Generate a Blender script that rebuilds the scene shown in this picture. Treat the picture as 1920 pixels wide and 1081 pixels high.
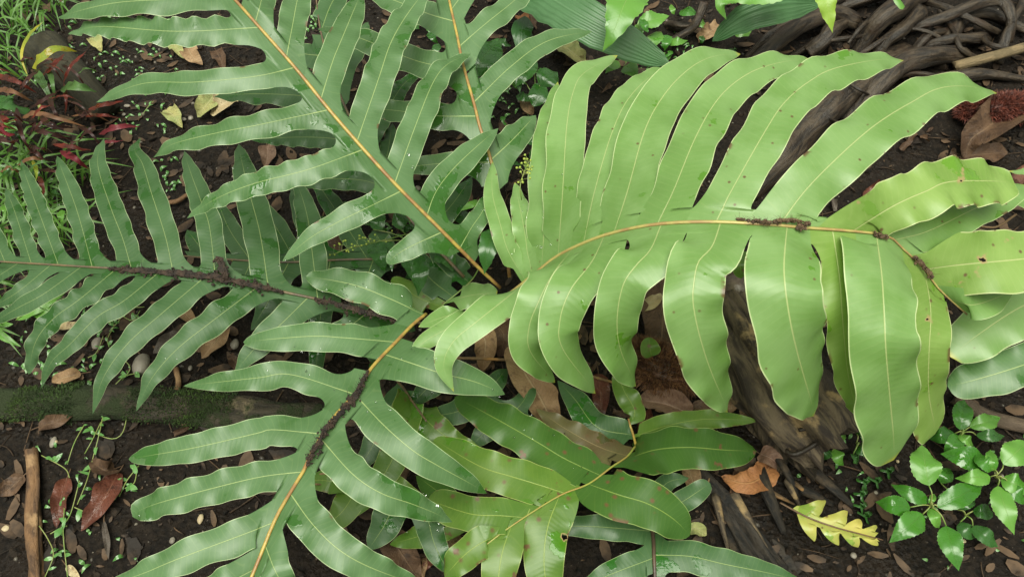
import bpy, math, random
from mathutils import Vector, noise as mnoise
R = math.radians
random.seed(7)
for o in list(bpy.data.objects): bpy.data.objects.remove(o)
scene = bpy.context.scene
COL = scene.collection
# ------------------------------------------------------------------ camera, sky, sun, exposure
HF = R(34.0); CAMZ = 1.55; PITCH = R(58.0)
CAM = Vector((0.0, -CAMZ / math.tan(PITCH), CAMZ))
cd = bpy.data.cameras.new('camera'); cam = bpy.data.objects.new('camera', cd); COL.objects.link(cam)
cd.sensor_width = 36; cd.lens = 18 / math.tan(HF); cd.clip_start = 0.02; cd.clip_end = 300
cam.location = CAM; cam.rotation_euler = (R(90) - PITCH, 0, 0)
scene.camera = cam
w = bpy.data.worlds.new('World'); scene.world = w; w.use_nodes = True
SUN_EL, SUN_AZ = R(80), R(200)          # azimuth clockwise from +Y
wn = w.node_tree; wn.nodes.clear()
sky = wn.nodes.new('ShaderNodeTexSky'); sky.sky_type = 'NISHITA'; sky.sun_disc = False
sky.sun_elevation = SUN_EL; sky.sun_rotation = SUN_AZ; sky.dust_density = 4; sky.air_density = 1.0
hs = wn.nodes.new('ShaderNodeHueSaturation'); hs.inputs['Saturation'].default_value = 0.05
bg = wn.nodes.new('ShaderNodeBackground'); bg.inputs[1].default_value = 0.085
wo = wn.nodes.new('ShaderNodeOutputWorld')
wn.links.new(sky.outputs[0], hs.inputs['Color']); tn = wn.nodes.new('ShaderNodeMix'); tn.data_type = 'RGBA'; tn.blend_type = 'MULTIPLY'; tn.inputs[0].default_value = 1.0; tn.inputs[7].default_value = (0.97, 1.0, 0.86, 1)
wn.links.new(hs.outputs[0], tn.inputs[6]); wn.links.new(tn.outputs[2], bg.inputs[0]); wn.links.new(bg.outputs[0], wo.inputs[0])
sd = bpy.data.lights.new('sun', 'SUN'); sun = bpy.data.objects.new('sun', sd); COL.objects.link(sun)
sd.energy = 2.8; sd.angle = R(48); sd.color = (1.0, 0.99, 0.86)
sdir = Vector((math.sin(SUN_AZ) * math.cos(SUN_EL), math.cos(SUN_AZ) * math.cos(SUN_EL), math.sin(SUN_EL)))
sun.rotation_euler = sdir.to_track_quat('Z', 'Y').to_euler()
sun.location = sdir * 6
vs = scene.view_settings; vs.view_transform = 'Standard'; vs.look = 'None'; vs.exposure = 1.05; vs.gamma = 1; vs.use_curve_mapping = False

# ------------------------------------------------------------------ projection helpers (photo pixel + height -> place)
TH = math.tan(HF)
FWD = Vector((0, math.cos(PITCH), -math.sin(PITCH))); UPV = Vector((0, math.sin(PITCH), math.cos(PITCH))); RT = Vector((1, 0, 0))
def at(px, py, z):
    d = FWD + RT * ((px - 960) / 960 * TH) + UPV * ((540.5 - py) / 960 * TH)
    return CAM + d * ((z - CAMZ) / d.z)
def pix(p):
    q = p - CAM; f = q.dot(FWD)
    return Vector((960 + q.dot(RT) / f / TH * 960, 540.5 - q.dot(UPV) / f / TH * 960))
def mpp(p): return (p - CAM).dot(FWD) * TH / 960          # metres per photo pixel there
def gh(x, y):
    v = Vector((x, y, 0.3))
    h = 0.030 * mnoise.noise(v * 1.3) + 0.010 * mnoise.noise(v * 6) + 0.005 * mnoise.noise(v * 17 + Vector((3, 1, 0)))
    h += 0.07 * math.exp(-((x - 1.15) ** 2 + (y - 1.15) ** 2) / 0.35)
    return h
def atg(px, py, off=0.0):
    z = 0.0
    for _ in range(4):
        p = at(px, py, z + off); z = gh(p.x, p.y)
    return at(px, py, z + off)

# ------------------------------------------------------------------ objects
OFF = {}
def tag(o, label=None, cat=None, group=None, kind=None):
    if label: o['label'] = label
    if cat: o['category'] = cat
    if group: o['group'] = group
    if kind: o['kind'] = kind
    return o
def thing(name, loc, label, cat, group=None):
    o = bpy.data.objects.new(name, None); COL.objects.link(o); o.location = loc; o.empty_display_size = 0.05
    OFF[o.name] = Vector(loc); return tag(o, label, cat, group)
def mk(name, V, F, mat, parent=None, loc=None, attrs=None, smooth=True):
    off = OFF[parent.name] if parent else Vector(loc if loc is not None else (0, 0, 0))
    me = bpy.data.meshes.new(name)
    me.from_pydata([tuple(Vector(v) - off) for v in V], [], F)
    if smooth: me.polygons.foreach_set('use_smooth', [True] * len(me.polygons))
    for k, (ty, data) in (attrs or {}).items():
        a = me.attributes.new(k, ty, 'POINT')
        a.data.foreach_set('vector' if ty == 'FLOAT_VECTOR' else 'value', data)
    for m in (mat if isinstance(mat, (list, tuple)) else [mat]): me.materials.append(m)
    o = bpy.data.objects.new(name, me); COL.objects.link(o)
    if parent: o.parent = parent
    else: o.location = off
    OFF[o.name] = off
    return o

# ------------------------------------------------------------------ materials
class NT:
    def __init__(s, name):
        s.m = bpy.data.materials.new(name); s.m.use_nodes = True; s.t = s.m.node_tree; s.t.nodes.clear()
        s.out = s.n('OutputMaterial'); s.b = s.n('BsdfPrincipled'); s.l(s.b.outputs[0], s.out.inputs[0])
    def n(s, ty): return s.t.nodes.new('ShaderNode' + ty)
    def l(s, a, b): s.t.links.new(a, b)
    def put(s, sock, v):
        if hasattr(v, 'links') or isinstance(v, bpy.types.NodeSocket): s.l(v, sock)
        else:
            if isinstance(v, tuple) and len(v) == 3 and sock.type == 'RGBA': v = v + (1,)
            sock.default_value = v
    def math(s, op, a, b=0.0, c=0.0, clamp=False):
        n = s.n('Math'); n.operation = op; n.use_clamp = clamp
        s.put(n.inputs[0], a); s.put(n.inputs[1], b); s.put(n.inputs[2], c); return n.outputs[0]
    def mix(s, f, a, b, mode='MIX'):
        n = s.n('Mix'); n.data_type = 'RGBA'; n.blend_type = mode
        s.put(n.inputs[0], f); s.put(n.inputs[6], a); s.put(n.inputs[7], b); return n.outputs[2]
    def fmix(s, f, a, b):
        n = s.n('Mix'); n.data_type = 'FLOAT'; s.put(n.inputs[0], f); s.put(n.inputs[2], a); s.put(n.inputs[3], b); return n.outputs[0]
    def step(s, v, a, b, lo=0.0, hi=1.0):
        n = s.n('MapRange'); n.interpolation_type = 'SMOOTHSTEP'
        s.put(n.inputs[0], v); s.put(n.inputs[1], a); s.put(n.inputs[2], b); s.put(n.inputs[3], lo); s.put(n.inputs[4], hi); return n.outputs[0]
    def obj(s): return s.n('TexCoord').outputs['Object']
    def noise(s, co, scale, detail=3, rough=0.55, dist=0.0):
        n = s.n('TexNoise'); s.l(co, n.inputs['Vector']); n.inputs['Scale'].default_value = scale
        n.inputs['Detail'].default_value = detail; n.inputs['Roughness'].default_value = rough; n.inputs['Distortion'].default_value = dist
        return n.outputs[0]
    def vor(s, co, scale):
        n = s.n('TexVoronoi'); s.l(co, n.inputs['Vector']); n.inputs['Scale'].default_value = scale; return n.outputs['Distance']
    def attr(s, name):
        n = s.n('Attribute'); n.attribute_name = name; return n
    def bump(s, h, strength, dist, normal=None):
        n = s.n('Bump'); n.inputs['Strength'].default_value = strength; n.inputs['Distance'].default_value = dist
        s.l(h, n.inputs['Height'])
        if normal: s.l(normal, n.inputs['Normal'])
        return n.outputs[0]
    def shift(s, co):          # object coordinates moved by the object's random number: no two alike
        r = s.n('ObjectInfo').outputs['Random']; m = s.math('MULTIPLY', r, 37.0)
        c = s.n('CombineXYZ'); s.l(m, c.inputs[0]); s.l(m, c.inputs[2])
        a = s.n('VectorMath'); a.operation = 'ADD'; s.l(co, a.inputs[0]); s.l(c.outputs[0], a.inputs[1]); return a.outputs[0]
    def finish(s, base, rough, normal=None, trans=None, tcol=None, spec=0.5):
        s.put(s.b.inputs['Base Color'], base); s.put(s.b.inputs['Roughness'], rough)
        s.put(s.b.inputs['Specular IOR Level'], spec)
        if normal: s.l(normal, s.b.inputs['Normal'])
        if trans:
            t = s.n('BsdfTranslucent'); s.put(t.inputs[0], tcol)
            if normal: s.l(normal, t.inputs[1])
            mx = s.n('MixShader'); s.put(mx.inputs[0], trans); s.l(s.b.outputs[0], mx.inputs[1]); s.l(t.outputs[0], mx.inputs[2])
            s.l(mx.outputs[0], s.out.inputs[0])
        return s.m

def leaf_mat(name, dry, dry2, wet, vein, rim, wet_lo=0.56, rough=0.40, vsp=0.0085, vang=0.35, vbump=0.5, spots=0.0, spotcol=(0.10, 0.055, 0.025),
             yel=0.0, yelcol=(0.35, 0.33, 0.04), tcol=(0.16, 0.34, 0.04), trans=0.22, vein_w=0.028, spec=0.5, tipyel=0.0, pleat=False, holes=0.0, nick=0.0):
    s = NT(name); co = s.shift(s.obj())
    lf = s.attr('lf'); sp = s.n('SeparateXYZ'); s.l(lf.outputs['Vector'], sp.inputs[0])
    sn, sm, lat = sp.outputs
    lv = s.math('ABSOLUTE', s.attr('lv').outputs['Fac']); rm = s.attr('rim').outputs['Fac']
    n1 = s.noise(co, 14, 4); n2 = s.noise(co, 60, 3); n3 = s.noise(co, 5, 2)
    col = s.mix(s.step(s.math('ADD', s.math('MULTIPLY', n1, 0.7), s.math('MULTIPLY', n3, 0.5)), 0.48, 0.74), dry, dry2)
    rnd = s.n('ObjectInfo').outputs['Random']
    col = s.mix(s.math('MULTIPLY', rnd, 0.35), col, dry2)
    # side veins
    q = s.math('MULTIPLY', lat if pleat else s.math('SUBTRACT', sm, s.math('MULTIPLY', lat, vang)), 2 * math.pi / vsp)
    if not pleat: q = s.math('ADD', q, s.math('ADD', s.math('MULTIPLY', n1, 2.0), s.math('MULTIPLY', n3, 16.0)))
    sv = s.math('SINE', q)
    svl = s.math('MULTIPLY', s.step(sv, 0.86, 1.0), 0.07)
    col = s.mix(svl, col, vein)
    if yel > 0:
        ym = s.math('MULTIPLY', s.step(s.math('ADD', s.noise(co, 6, 3), s.math('MULTIPLY', lv, 0.12)), 0.62 - yel * 0.25, 0.72 - yel * 0.1), 0.8)
        col = s.mix(ym, col, yelcol)
    if tipyel > 0:
        col = s.mix(s.step(sn, 1 - tipyel, 1.0), col, yelcol)
    wm = s.step(s.math('ADD', n1, s.math('MULTIPLY', s.noise(co, 45, 2), 0.12)), wet_lo + 0.06, wet_lo + 0.085)
    wm = s.math('MULTIPLY', wm, s.step(n3, 0.40, 0.55))
    col = s.mix(wm, col, wet)
    mv = s.math('SUBTRACT', 1.0, s.step(lv, vein_w * 0.45, vein_w)); mv = s.math('MULTIPLY', mv, s.step(sn, 1.0, 0.70, 0.0, 0.62))
    col = s.mix(mv, col, vein)
    col = s.mix(s.math('MULTIPLY', s.step(rm, 0.955, 0.985), 0.75), col, rim)
    if spots > 0:
        vd = s.vor(co, 34); sm_ = s.math('MULTIPLY', s.step(vd, 0.10 + 0.15 * spots, 0.05), s.step(s.noise(co, 9, 2), 0.44, 0.50))
        bl = s.step(s.noise(co, 22, 5, 0.65), 0.78 - 0.14 * spots, 0.80 - 0.14 * spots)
        m_ = s.math('MAXIMUM', sm_, bl); col = s.mix(m_, col, spotcol)
    if nick > 0:
        nk = s.math('MULTIPLY', s.step(rm, 0.80, 0.98), s.step(s.noise(co, 26, 4), 0.66 - 0.1 * nick, 0.70 - 0.1 * nick))
        col = s.mix(nk, col, spotcol)
    hm = None
    if holes > 0:
        hn = s.noise(co, 19, 3, 0.6); hm = s.step(hn, 0.74 - 0.08 * holes, 0.745 - 0.08 * holes)
        col = s.mix(s.step(hn, 0.69 - 0.08 * holes, 0.74 - 0.08 * holes), col, (0.30, 0.22, 0.10))
    rg = s.fmix(wm, s.fmix(n2, rough - 0.05, rough + 0.12), 0.11)
    h = s.math('ADD', s.math('MULTIPLY', s.math('MULTIPLY', sv, s.step(n3, 0.40, 0.65, 0.0, 1.0)), 0.30 if pleat else s.step(lv, 1.0, 0.1, 0.01, 0.08)), s.math('MULTIPLY', n2, 0.35))
    h = s.math('ADD', h, s.math('MULTIPLY', mv, -0.6))
    nm = s.bump(h, vbump, 0.0016)
    wb = s.bump(s.math('MULTIPLY', s.noise(co, 95, 2), wm), 0.24, 0.004, nm)
    m_out = s.finish(col, rg, wb, trans, tcol, spec)
    if hm is not None:
        tr = s.n('BsdfTransparent'); mx = s.n('MixShader'); src = s.out.inputs[0].links[0].from_socket
        s.l(hm, mx.inputs[0]); s.l(src, mx.inputs[1]); s.l(tr.outputs[0], mx.inputs[2]); s.l(mx.outputs[0], s.out.inputs[0])
    return m_out

G_RIM = (0.42, 0.50, 0.28)
MAT = {}
MAT['fern'] = leaf_mat('fern_green', (0.086, 0.160, 0.066), (0.046, 0.106, 0.030), (0.030, 0.095, 0.016), (0.36, 0.44, 0.17), G_RIM, wet_lo=0.60, rough=0.36, spec=0.44, tcol=(0.14, 0.30, 0.04), nick=0.2)
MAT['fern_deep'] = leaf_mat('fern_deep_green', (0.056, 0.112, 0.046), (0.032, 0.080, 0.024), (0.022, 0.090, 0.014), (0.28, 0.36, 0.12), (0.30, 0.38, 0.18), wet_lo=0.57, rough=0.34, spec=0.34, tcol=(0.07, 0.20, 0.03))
MAT['fern_pale'] = leaf_mat('fern_pale_green', (0.178, 0.298, 0.102), (0.120, 0.228, 0.056), (0.075, 0.190, 0.018), (0.42, 0.46, 0.20), (0.50, 0.56, 0.30), wet_lo=0.665, rough=0.33, spec=0.52, vsp=0.011, tcol=(0.27, 0.46, 0.08), trans=0.3, tipyel=0.035, spots=0.08, nick=0.35)  # paler mostly from the brighter light on near fronds, put into the colour
MAT['fern_pale_sick'] = leaf_mat('fern_pale_yellowing', (0.195, 0.300, 0.075), (0.130, 0.225, 0.040), (0.10, 0.22, 0.02), (0.42, 0.44, 0.20), (0.48, 0.50, 0.26), wet_lo=0.64, rough=0.38, vsp=0.011, tcol=(0.28, 0.42, 0.05), trans=0.25, yel=0.0, spots=0.35, holes=0.6, nick=0.8)  # same light-lifted base; yellowing, browning and holes are the leaf's own
MAT['fern_young'] = leaf_mat('fern_yellow_green', (0.085, 0.150, 0.024), (0.056, 0.120, 0.016), (0.050, 0.145, 0.010), (0.26, 0.32, 0.07), (0.28, 0.32, 0.10), wet_lo=0.60, rough=0.30, tcol=(0.18, 0.32, 0.02), yel=0.0, yelcol=(0.24, 0.28, 0.03), spots=0.9, spec=0.34, nick=0.7, holes=0.25)
MAT['fern_dusk'] = leaf_mat('fern_dusty_green', (0.054, 0.106, 0.044), (0.032, 0.076, 0.024), (0.022, 0.068, 0.014), (0.27, 0.33, 0.13), (0.34, 0.40, 0.22), wet_lo=0.59, rough=0.38, spec=0.22, tcol=(0.08, 0.20, 0.03))  # fern green taken darker and less shiny, used on the left frond
MAT['fern_olive'] = leaf_mat('fern_olive_green', (0.042, 0.096, 0.018), (0.030, 0.078, 0.012), (0.024, 0.075, 0.008), (0.20, 0.28, 0.06), (0.22, 0.28, 0.09), wet_lo=0.60, rough=0.30, spec=0.25, tcol=(0.10, 0.22, 0.02), spots=0.8, nick=0.5)
MAT['fern_browned'] = leaf_mat('fern_half_dead', (0.090, 0.085, 0.030), (0.085, 0.060, 0.026), (0.06, 0.06, 0.02), (0.26, 0.19, 0.08), (0.20, 0.14, 0.06), wet_lo=0.6, rough=0.4, tcol=(0.12, 0.10, 0.03), spots=1.0)

def rach_mat(name, a, b):
    s = NT(name); co = s.obj(); n = s.noise(co, 30, 4); n2 = s.noise(co, 240, 3)
    return s.finish(s.mix(s.step(n, 0.4, 0.62), a, b), 0.45, s.bump(n2, 0.4, 0.001))
MAT['rachis_gold'] = rach_mat('rachis_golden', (0.30, 0.22, 0.045), (0.20, 0.105, 0.035))
MAT['rachis_tan'] = rach_mat('rachis_tan', (0.30, 0.26, 0.08), (0.24, 0.16, 0.06))
MAT['rachis_brown'] = rach_mat('rachis_brown', (0.11, 0.075, 0.035), (0.07, 0.05, 0.03))
MAT['rachis_dark'] = rach_mat('rachis_dark', (0.035, 0.022, 0.014), (0.06, 0.035, 0.02))
MAT['rachis_young'] = rach_mat('rachis_yellow_green', (0.20, 0.22, 0.04), (0.22, 0.16, 0.04))
MAT['stem_green'] = rach_mat('stem_green', (0.10, 0.17, 0.03), (0.16, 0.18, 0.05))

# ------------------------------------------------------------------ curves and strips
def crom(P, n):
    """Catmull-Rom through P, n+1 points evenly spaced by arc length"""
    if len(P) == 2: P = [P[0], (P[0] + P[1]) / 2, P[1]]
    Q = [P[0] * 2 - P[1]] + list(P) + [P[-1] * 2 - P[-2]]
    D = []
    for i in range(1, len(Q) - 2):
        a, b, c, d = Q[i - 1], Q[i], Q[i + 1], Q[i + 2]
        for k in range(12):
            t = k / 12
            D.append(0.5 * ((2 * b) + (c - a) * t + (2 * a - 5 * b + 4 * c - d) * t * t + (3 * b - a - 3 * c + d) * t ** 3))
    D.append(Q[-2])
    L = [0.0]
    for i in range(1, len(D)): L.append(L[-1] + (D[i] - D[i - 1]).length)
    T = L[-1]
    return D, L, T
def samp(cv, s):
    D, L, T = cv; x = max(0.0, min(1.0, s)) * T
    lo, hi = 0, len(L) - 1
    while hi - lo > 1:
        m = (lo + hi) // 2
        if L[m] <= x: lo = m
        else: hi = m
    f = (x - L[lo]) / max(1e-9, L[hi] - L[lo])
    return D[lo].lerp(D[hi], f)
def tang(cv, s):
    e = 0.02
    v = samp(cv, min(1, s + e)) - samp(cv, max(0, s - e))
    return v.normalized() if v.length > 1e-9 else Vector((0, 0, 1))
VC = [-1, -0.93, -0.72, -0.45, -0.18, 0, 0.18, 0.45, 0.72, 0.93, 1]
def prof(kind, s):
    if kind == 'acute': return min(1.0, 0.90 + 0.4 * s) * (1 - s ** 3.6) ** 0.95
    if kind == 'round': return min(1.0, 0.90 + 0.5 * s) * (1 - s ** 4.5) ** 0.6
    if kind == 'blunt': return min(1.0, 0.88 + 0.4 * s) * (1 - 0.25 * s ** 3) * (1 - s ** 14) ** 0.5
    if kind == 'ovate': return (math.sin(math.pi * min(1, s ** 0.72)) ** 0.72) if 0 < s < 1 else 0.0
    if kind == 'leafy': return (math.sin(math.pi * min(1, s ** 0.70)) ** 1.05) if 0 < s < 1 else 0.0
    if kind == 'lance': return (math.sin(math.pi * min(1, s ** 0.85)) ** 0.9) if 0 < s < 1 else 0.0
    if kind == 'blade': return min(1.0, 0.45 + 2.2 * s) * (1 - s ** 1.8) ** 0.9
    if kind == 'tri': return (1 - s) ** 0.75 * (1 - 0.12 * s)
    if kind == 'strap': return min(1.0, 0.6 + 1.5 * s) * (1 - s ** 5) ** 0.7
    return 1.0
def strip_frame(cv, s, roll):
    P = samp(cv, s); T = tang(cv, s)
    N0 = (Vector((0, 0, 1)) + (CAM - P).normalized() * 0.7).normalized()
    L = T.cross(N0)
    if L.length < 1e-4: L = Vector((1, 0, 0))
    L.normalize(); N = L.cross(T).normalized()
    if N.dot(CAM - P) < 0: pass
    if roll:
        c, s_ = math.cos(roll), math.sin(roll); L, N = L * c + N * s_, N * c - L * s_
    return P, T, L, N
def proj_scale(P, T, L):
    """metres of half width that show as one photo pixel across the strip"""
    a = pix(P); t = pix(P + T * 0.004) - a; l = pix(P + L * 0.004) - a
    if t.length < 1e-6: return mpp(P)
    n = Vector((-t.y, t.x)).normalized(); k = abs(l.dot(n)) / 0.004
    return 1.0 / max(k, 0.45 / mpp(P))
def build_strip(cv, wpx, kind='acute', roll=0.0, fold=0.06, camber=0.10, ruf=0.003, rwav=0.055, edge=0.05, serr=0, twist=0.0, rows=30, seed=None, base=None, wm=None, rowS=None, curl=0.0, Lbase=None, pleats=0):
    """grid of points of one leaf-like strip; base = (fn(s,v)->(weight, point)) joins it to a rachis"""
    rnd = random.Random(seed if seed is not None else random.random())
    ph = [rnd.uniform(0, 6.28) for _ in range(6)]; T_ = cv[2]
    V, LF, LV, RM = [], [], [], []
    S = rowS or [i / rows for i in range(rows + 1)]
    VL = VC if not pleats else [i / 18 - 1 for i in range(37)]
    for s in S:
        P, T, L, N = strip_frame(cv, s, roll * min(1.0, s / 0.4) + twist * s)
        if Lbase is not None and s < 0.55:
            lb = Lbase - T * Lbase.dot(T); k = s / 0.55; k = k * k * (3 - 2 * k)
            if lb.length > 0.2:
                lb.normalize()
                if lb.dot(L) < 0: lb = -lb
                L = (lb * (1 - k) + L * k).normalized(); N = L.cross(T).normalized()
        h = (wm if wm else wpx * 0.5 * proj_scale(P, T, L)) * prof(kind, s)
        x = s * T_
        for v in VL:
            sd_ = 0 if v < 0 else 1
            e = 1 + edge * (math.sin(x / rwav * 4.6 + ph[sd_]) * 0.7 + math.sin(x / rwav * 7.1 + ph[sd_ + 2]) * 0.35)
            if serr and abs(v) > 0.9: e *= 1 - 0.15 * ((s * serr) % 1.0)
            lat = v * h * e
            z = -abs(v) ** 1.6 * h * camber + abs(v) * h * fold
            z += ruf * (abs(v) ** 2) * math.sin(x / rwav * 6.283 + ph[4 + sd_]) * min(1, s * 5) * min(1.0, h / 0.015)
            if pleats: z += 0.0022 * math.cos(v * pleats * math.pi) * min(1, h / .02)
            z -= curl * max(0, s - 0.8) ** 2 * T_ * 8
            p = P + L * lat + N * z
            wgt = 0.0
            if base:
                wgt, q = base(s, v)
                if wgt > 0: p = p.lerp(q, wgt)
            V.append(p); LF += [s, x, abs(lat)]; LV.append(v); RM.append(abs(v) * (1 - wgt))
    nv = len(VL); F = []
    for i in range(len(S) - 1):
        for j in range(nv - 1):
            a = i * nv + j; F.append((a, a + 1, a + nv + 1, a + nv))
    return V, F, {'lf': ('FLOAT_VECTOR', LF), 'lv': ('FLOAT', LV), 'rim': ('FLOAT', RM)}
def tube(cv, rad, n=24, sides=7, lump=0.0, lscale=20, squash=1.0, cap=True):
    V, F = [], []
    up = Vector((0, 0, 1))
    for i in range(n + 1):
        s = i / n; P = samp(cv, s); T = tang(cv, s)
        A = T.cross(up)
        if A.length < 0.05: A = T.cross(Vector((0, 1, 0)))
        A.normalize(); B = A.cross(T).normalized()
        r = rad(s) if callable(rad) else rad
        for k in range(sides):
            a = 2 * math.pi * k / sides
            d = A * math.cos(a) + B * math.sin(a) * squash
            q = P + d * r
            if lump: q += d * r * lump * (mnoise.noise(q * lscale) + 0.5 * mnoise.noise(q * lscale * 2.7))
            V.append(q)
    for i in range(n):
        for k in range(sides):
            k2 = (k + 1) % sides; F.append(((i + 1) * sides + k, (i + 1) * sides + k2, i * sides + k2, i * sides + k))
    if cap:
        F.append(tuple(range(sides))); F.append(tuple(n * sides + sides - 1 - k for k in range(sides)))
    return V, F

# ------------------------------------------------------------------ fern fronds
def frond(parent, rach, lobes, mat, rmat, r0=0.0042, r1=0.0018, sw=20, roll=0.0, label=None, ruf=0.0048, kind='acute', lift=0.0, name='frond', rwav=0.055, rmin=0.012, wide=1.0, edge0=0.045):
    """rach: (x,y,z) in photo pixels + metres; lobes: (side, [(x,y),...], width px, dz mid, dz tip[, opts])"""
    P = [at(*p) for p in rach]; cv = crom(P, 40)
    V, F = tube(crom([p + Vector((0, 0, 0.002)) for p in P], 40), lambda s: r0 + (r1 - r0) * s, 40, 7, squash=0.75)
    fr = mk(name, V, F, rmat, parent)
    if label: fr['label'] = label
    NS = 160; RS = [samp(cv, i / NS) for i in range(NS + 1)]; RP = [pix(p) for p in RS]
    sides = {}
    for lb in lobes: sides.setdefault(lb[0], []).append(lb)
    for sd_, ll in sides.items():
        items = []
        for lb in ll:
            pts = lb[1]; b = Vector(pts[0]); i0 = min(range(NS + 1), key=lambda i: (RP[i] - b).length)
            t = i0 / NS; zb = RS[i0].z; dm, dt = lb[3], lb[4]; opt = lb[5] if len(lb) > 5 else {}
            a_ = 4 * dm - dt; b_ = dt - a_
            d = [0.0]
            for k in range(1, len(pts)): d.append(d[-1] + (Vector(pts[k]) - Vector(pts[k - 1])).length)
            W = [RS[i0]]
            for k in range(1, len(pts)):
                u = d[k] / d[-1]; W.append(at(pts[k][0], pts[k][1], zb + a_ * u + b_ * u * u + opt.get('dz', 0) * min(1, u * 4)))
            items.append([t, crom(W, 30), lb[2] * wide, opt])
        items.sort(key=lambda q: q[0])
        n = len(items)
        for i, (t, lc, wpx, opt) in enumerate(items):
            ta = (items[i - 1][0] + t) / 2 if i else t - ((items[1][0] - t) / 2 if n > 1 else 0.06)
            tb = (items[i + 1][0] + t) / 2 if i < n - 1 else t + ((t - items[i - 1][0]) / 2 if n > 1 else 0.06)
            mh = opt.get('mh', 0.09)
            ta, tb = max(ta, t - mh), min(tb, t + mh)
            ta, tb = max(0.0, ta), min(1.0, tb)
            Di = tang(lc, 0.06)
            Da = (Di + tang(items[i - 1][1], 0.06)).normalized() if i else Di
            Db = (Di + tang(items[i + 1][1], 0.06)).normalized() if i < n - 1 else Di
            P0, T0, L0, N0 = strip_frame(lc, 0.05, 0)
            flip = L0.dot(samp(cv, tb) - samp(cv, ta)) < 0
            T_ = lc[2]; m_ = mpp(P0); swm = opt.get('sw', sw) * m_
            half = wpx * 0.5 * m_; gap = (samp(cv, tb) - samp(cv, ta)).length / 2 - half
            r = max(rmin, min(0.035, gap * 1.15)); soft = gap < -0.004
            x1 = swm / T_; x2 = (swm + r) / T_
            def base(s, v, soft=soft, ta=ta, tb=tb, t=t, Da=Da, Di=Di, Db=Db, flip=flip, x1=x1, x2=x2, T_=T_):
                if s >= x2: return 0.0, None
                wg = 1.0 if s <= x1 else 1 - math.sqrt(max(0, 1 - (1 - (s - x1) / (x2 - x1)) ** 2))
                if soft and s > x1: q_ = (s - x1) / (x2 - x1); wg = 1 - q_ * q_ * (3 - 2 * q_)
                u = -v if flip else v
                if u < 0: tt = t + (ta - t) * -u; D = Di.lerp(Da, -u)
                else: tt = t + (tb - t) * u; D = Di.lerp(Db, u)
                return wg, samp(cv, tt) + D.normalized() * (s * T_)
            rows = [x1 * k / 4 for k in range(4)] + [x1 + (x2 - x1) * q for q in (0, 0.02, 0.06, 0.13, 0.24, 0.4, 0.6, 0.8)]
            N2 = 44; rows += [x2 + (1 - x2) * (k / N2) ** 0.95 for k in range(N2 + 1)]
            V, F, A = build_strip(lc, wpx, opt.get('kind', kind), roll=opt.get('roll', roll) * (1 if not flip else -1), ruf=opt.get('ruf', ruf) * rl0.uniform(.4, 1.25), fold=opt.get('fold', rl0.uniform(-.02, .10)),
                                  camber=opt.get('camber', 0.12), base=base, rowS=rows, edge=opt.get('edge', edge0), rwav=rwav * rl0.uniform(.75, 1.5), curl=opt.get('curl', 0.03), twist=opt.get('twist', rl0.uniform(-.18, .18)), Lbase=(samp(cv, tb) - samp(cv, ta)).normalized())
            if lift: V = [v + Vector((0, 0, lift * i)) for v in V]
            lo = mk('lobe', V, F, opt.get('mat', mat), fr, attrs=A)
            if 'label' in opt: lo['label'] = opt['label']
    return fr

rl0 = random.Random(21)
fern = thing('fern', at(930, 585, 0.0), 'large fern with long strap-lobed fronds spreading across the whole picture', 'fern')
# --- frond leaning to the upper left
A_R = [(938, 540, .215), (900, 505, .27), (850, 455, .335), (800, 405, .38), (745, 350, .425), (690, 290, .465), (620, 210, .51), (555, 130, .55), (480, 45, .59), (440, 0, .605), (340, -110, .63)]
L, Rr = 'l', 'r'
A_L = [
 (L, [(830, 435), (780, 457), (750, 473), (725, 493)], 44, .0, -.02, {'kind': 'round'}),
 (L, [(750, 360), (693, 387), (630, 418), (580, 447), (528, 490)], 50, .015, -.03),
 (L, [(682, 283), (580, 317), (480, 343), (410, 370), (348, 408)], 54, .015, -.05),
 (L, [(615, 208), (480, 235), (417, 247), (333, 267), (276, 290)], 51, .015, -.05, {'curl': .12}),
 (L, [(548, 134), (480, 143), (367, 154), (267, 157), (177, 191)], 49, .015, -.05),
 (L, [(480, 55), (333, 59), (190, 50), (124, 62)], 55, .015, -.04),
 (L, [(430, -20), (330, -2), (213, 6), (104, 32)], 52, .015, -.04),
 (L, [(380, -75), (250, -60), (100, -50)], 52, .015, -.04),
 (Rr, [(870, 455), (885, 425), (905, 395), (922, 352)], 40, .0, -.03),
 (Rr, [(806, 395), (817, 360), (845, 322), (880, 287), (935, 239)], 54, .01, -.02),
 (Rr, [(745, 336), (780, 233), (813, 153), (840, 120), (884, 98)], 58, .02, -.03),
 (Rr, [(677, 263), (710, 147), (733, 80), (765, 25), (815, -40)], 62, .02, -.02),
 (Rr, [(607, 183), (623, 117), (640, 75), (680, -20)], 60, .01, -.04),
 (Rr, [(536, 107), (548, 50), (560, -10), (585, -90)], 56, .01, -.04),
 (Rr, [(482, 42), (490, 0), (505, -70)], 54, .01, -.04),
]
frond(fern, A_R, A_L, MAT['fern'], MAT['rachis_gold'], .0042, .0028, sw=28, label='frond with a golden midrib leaning to the upper left')
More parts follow.
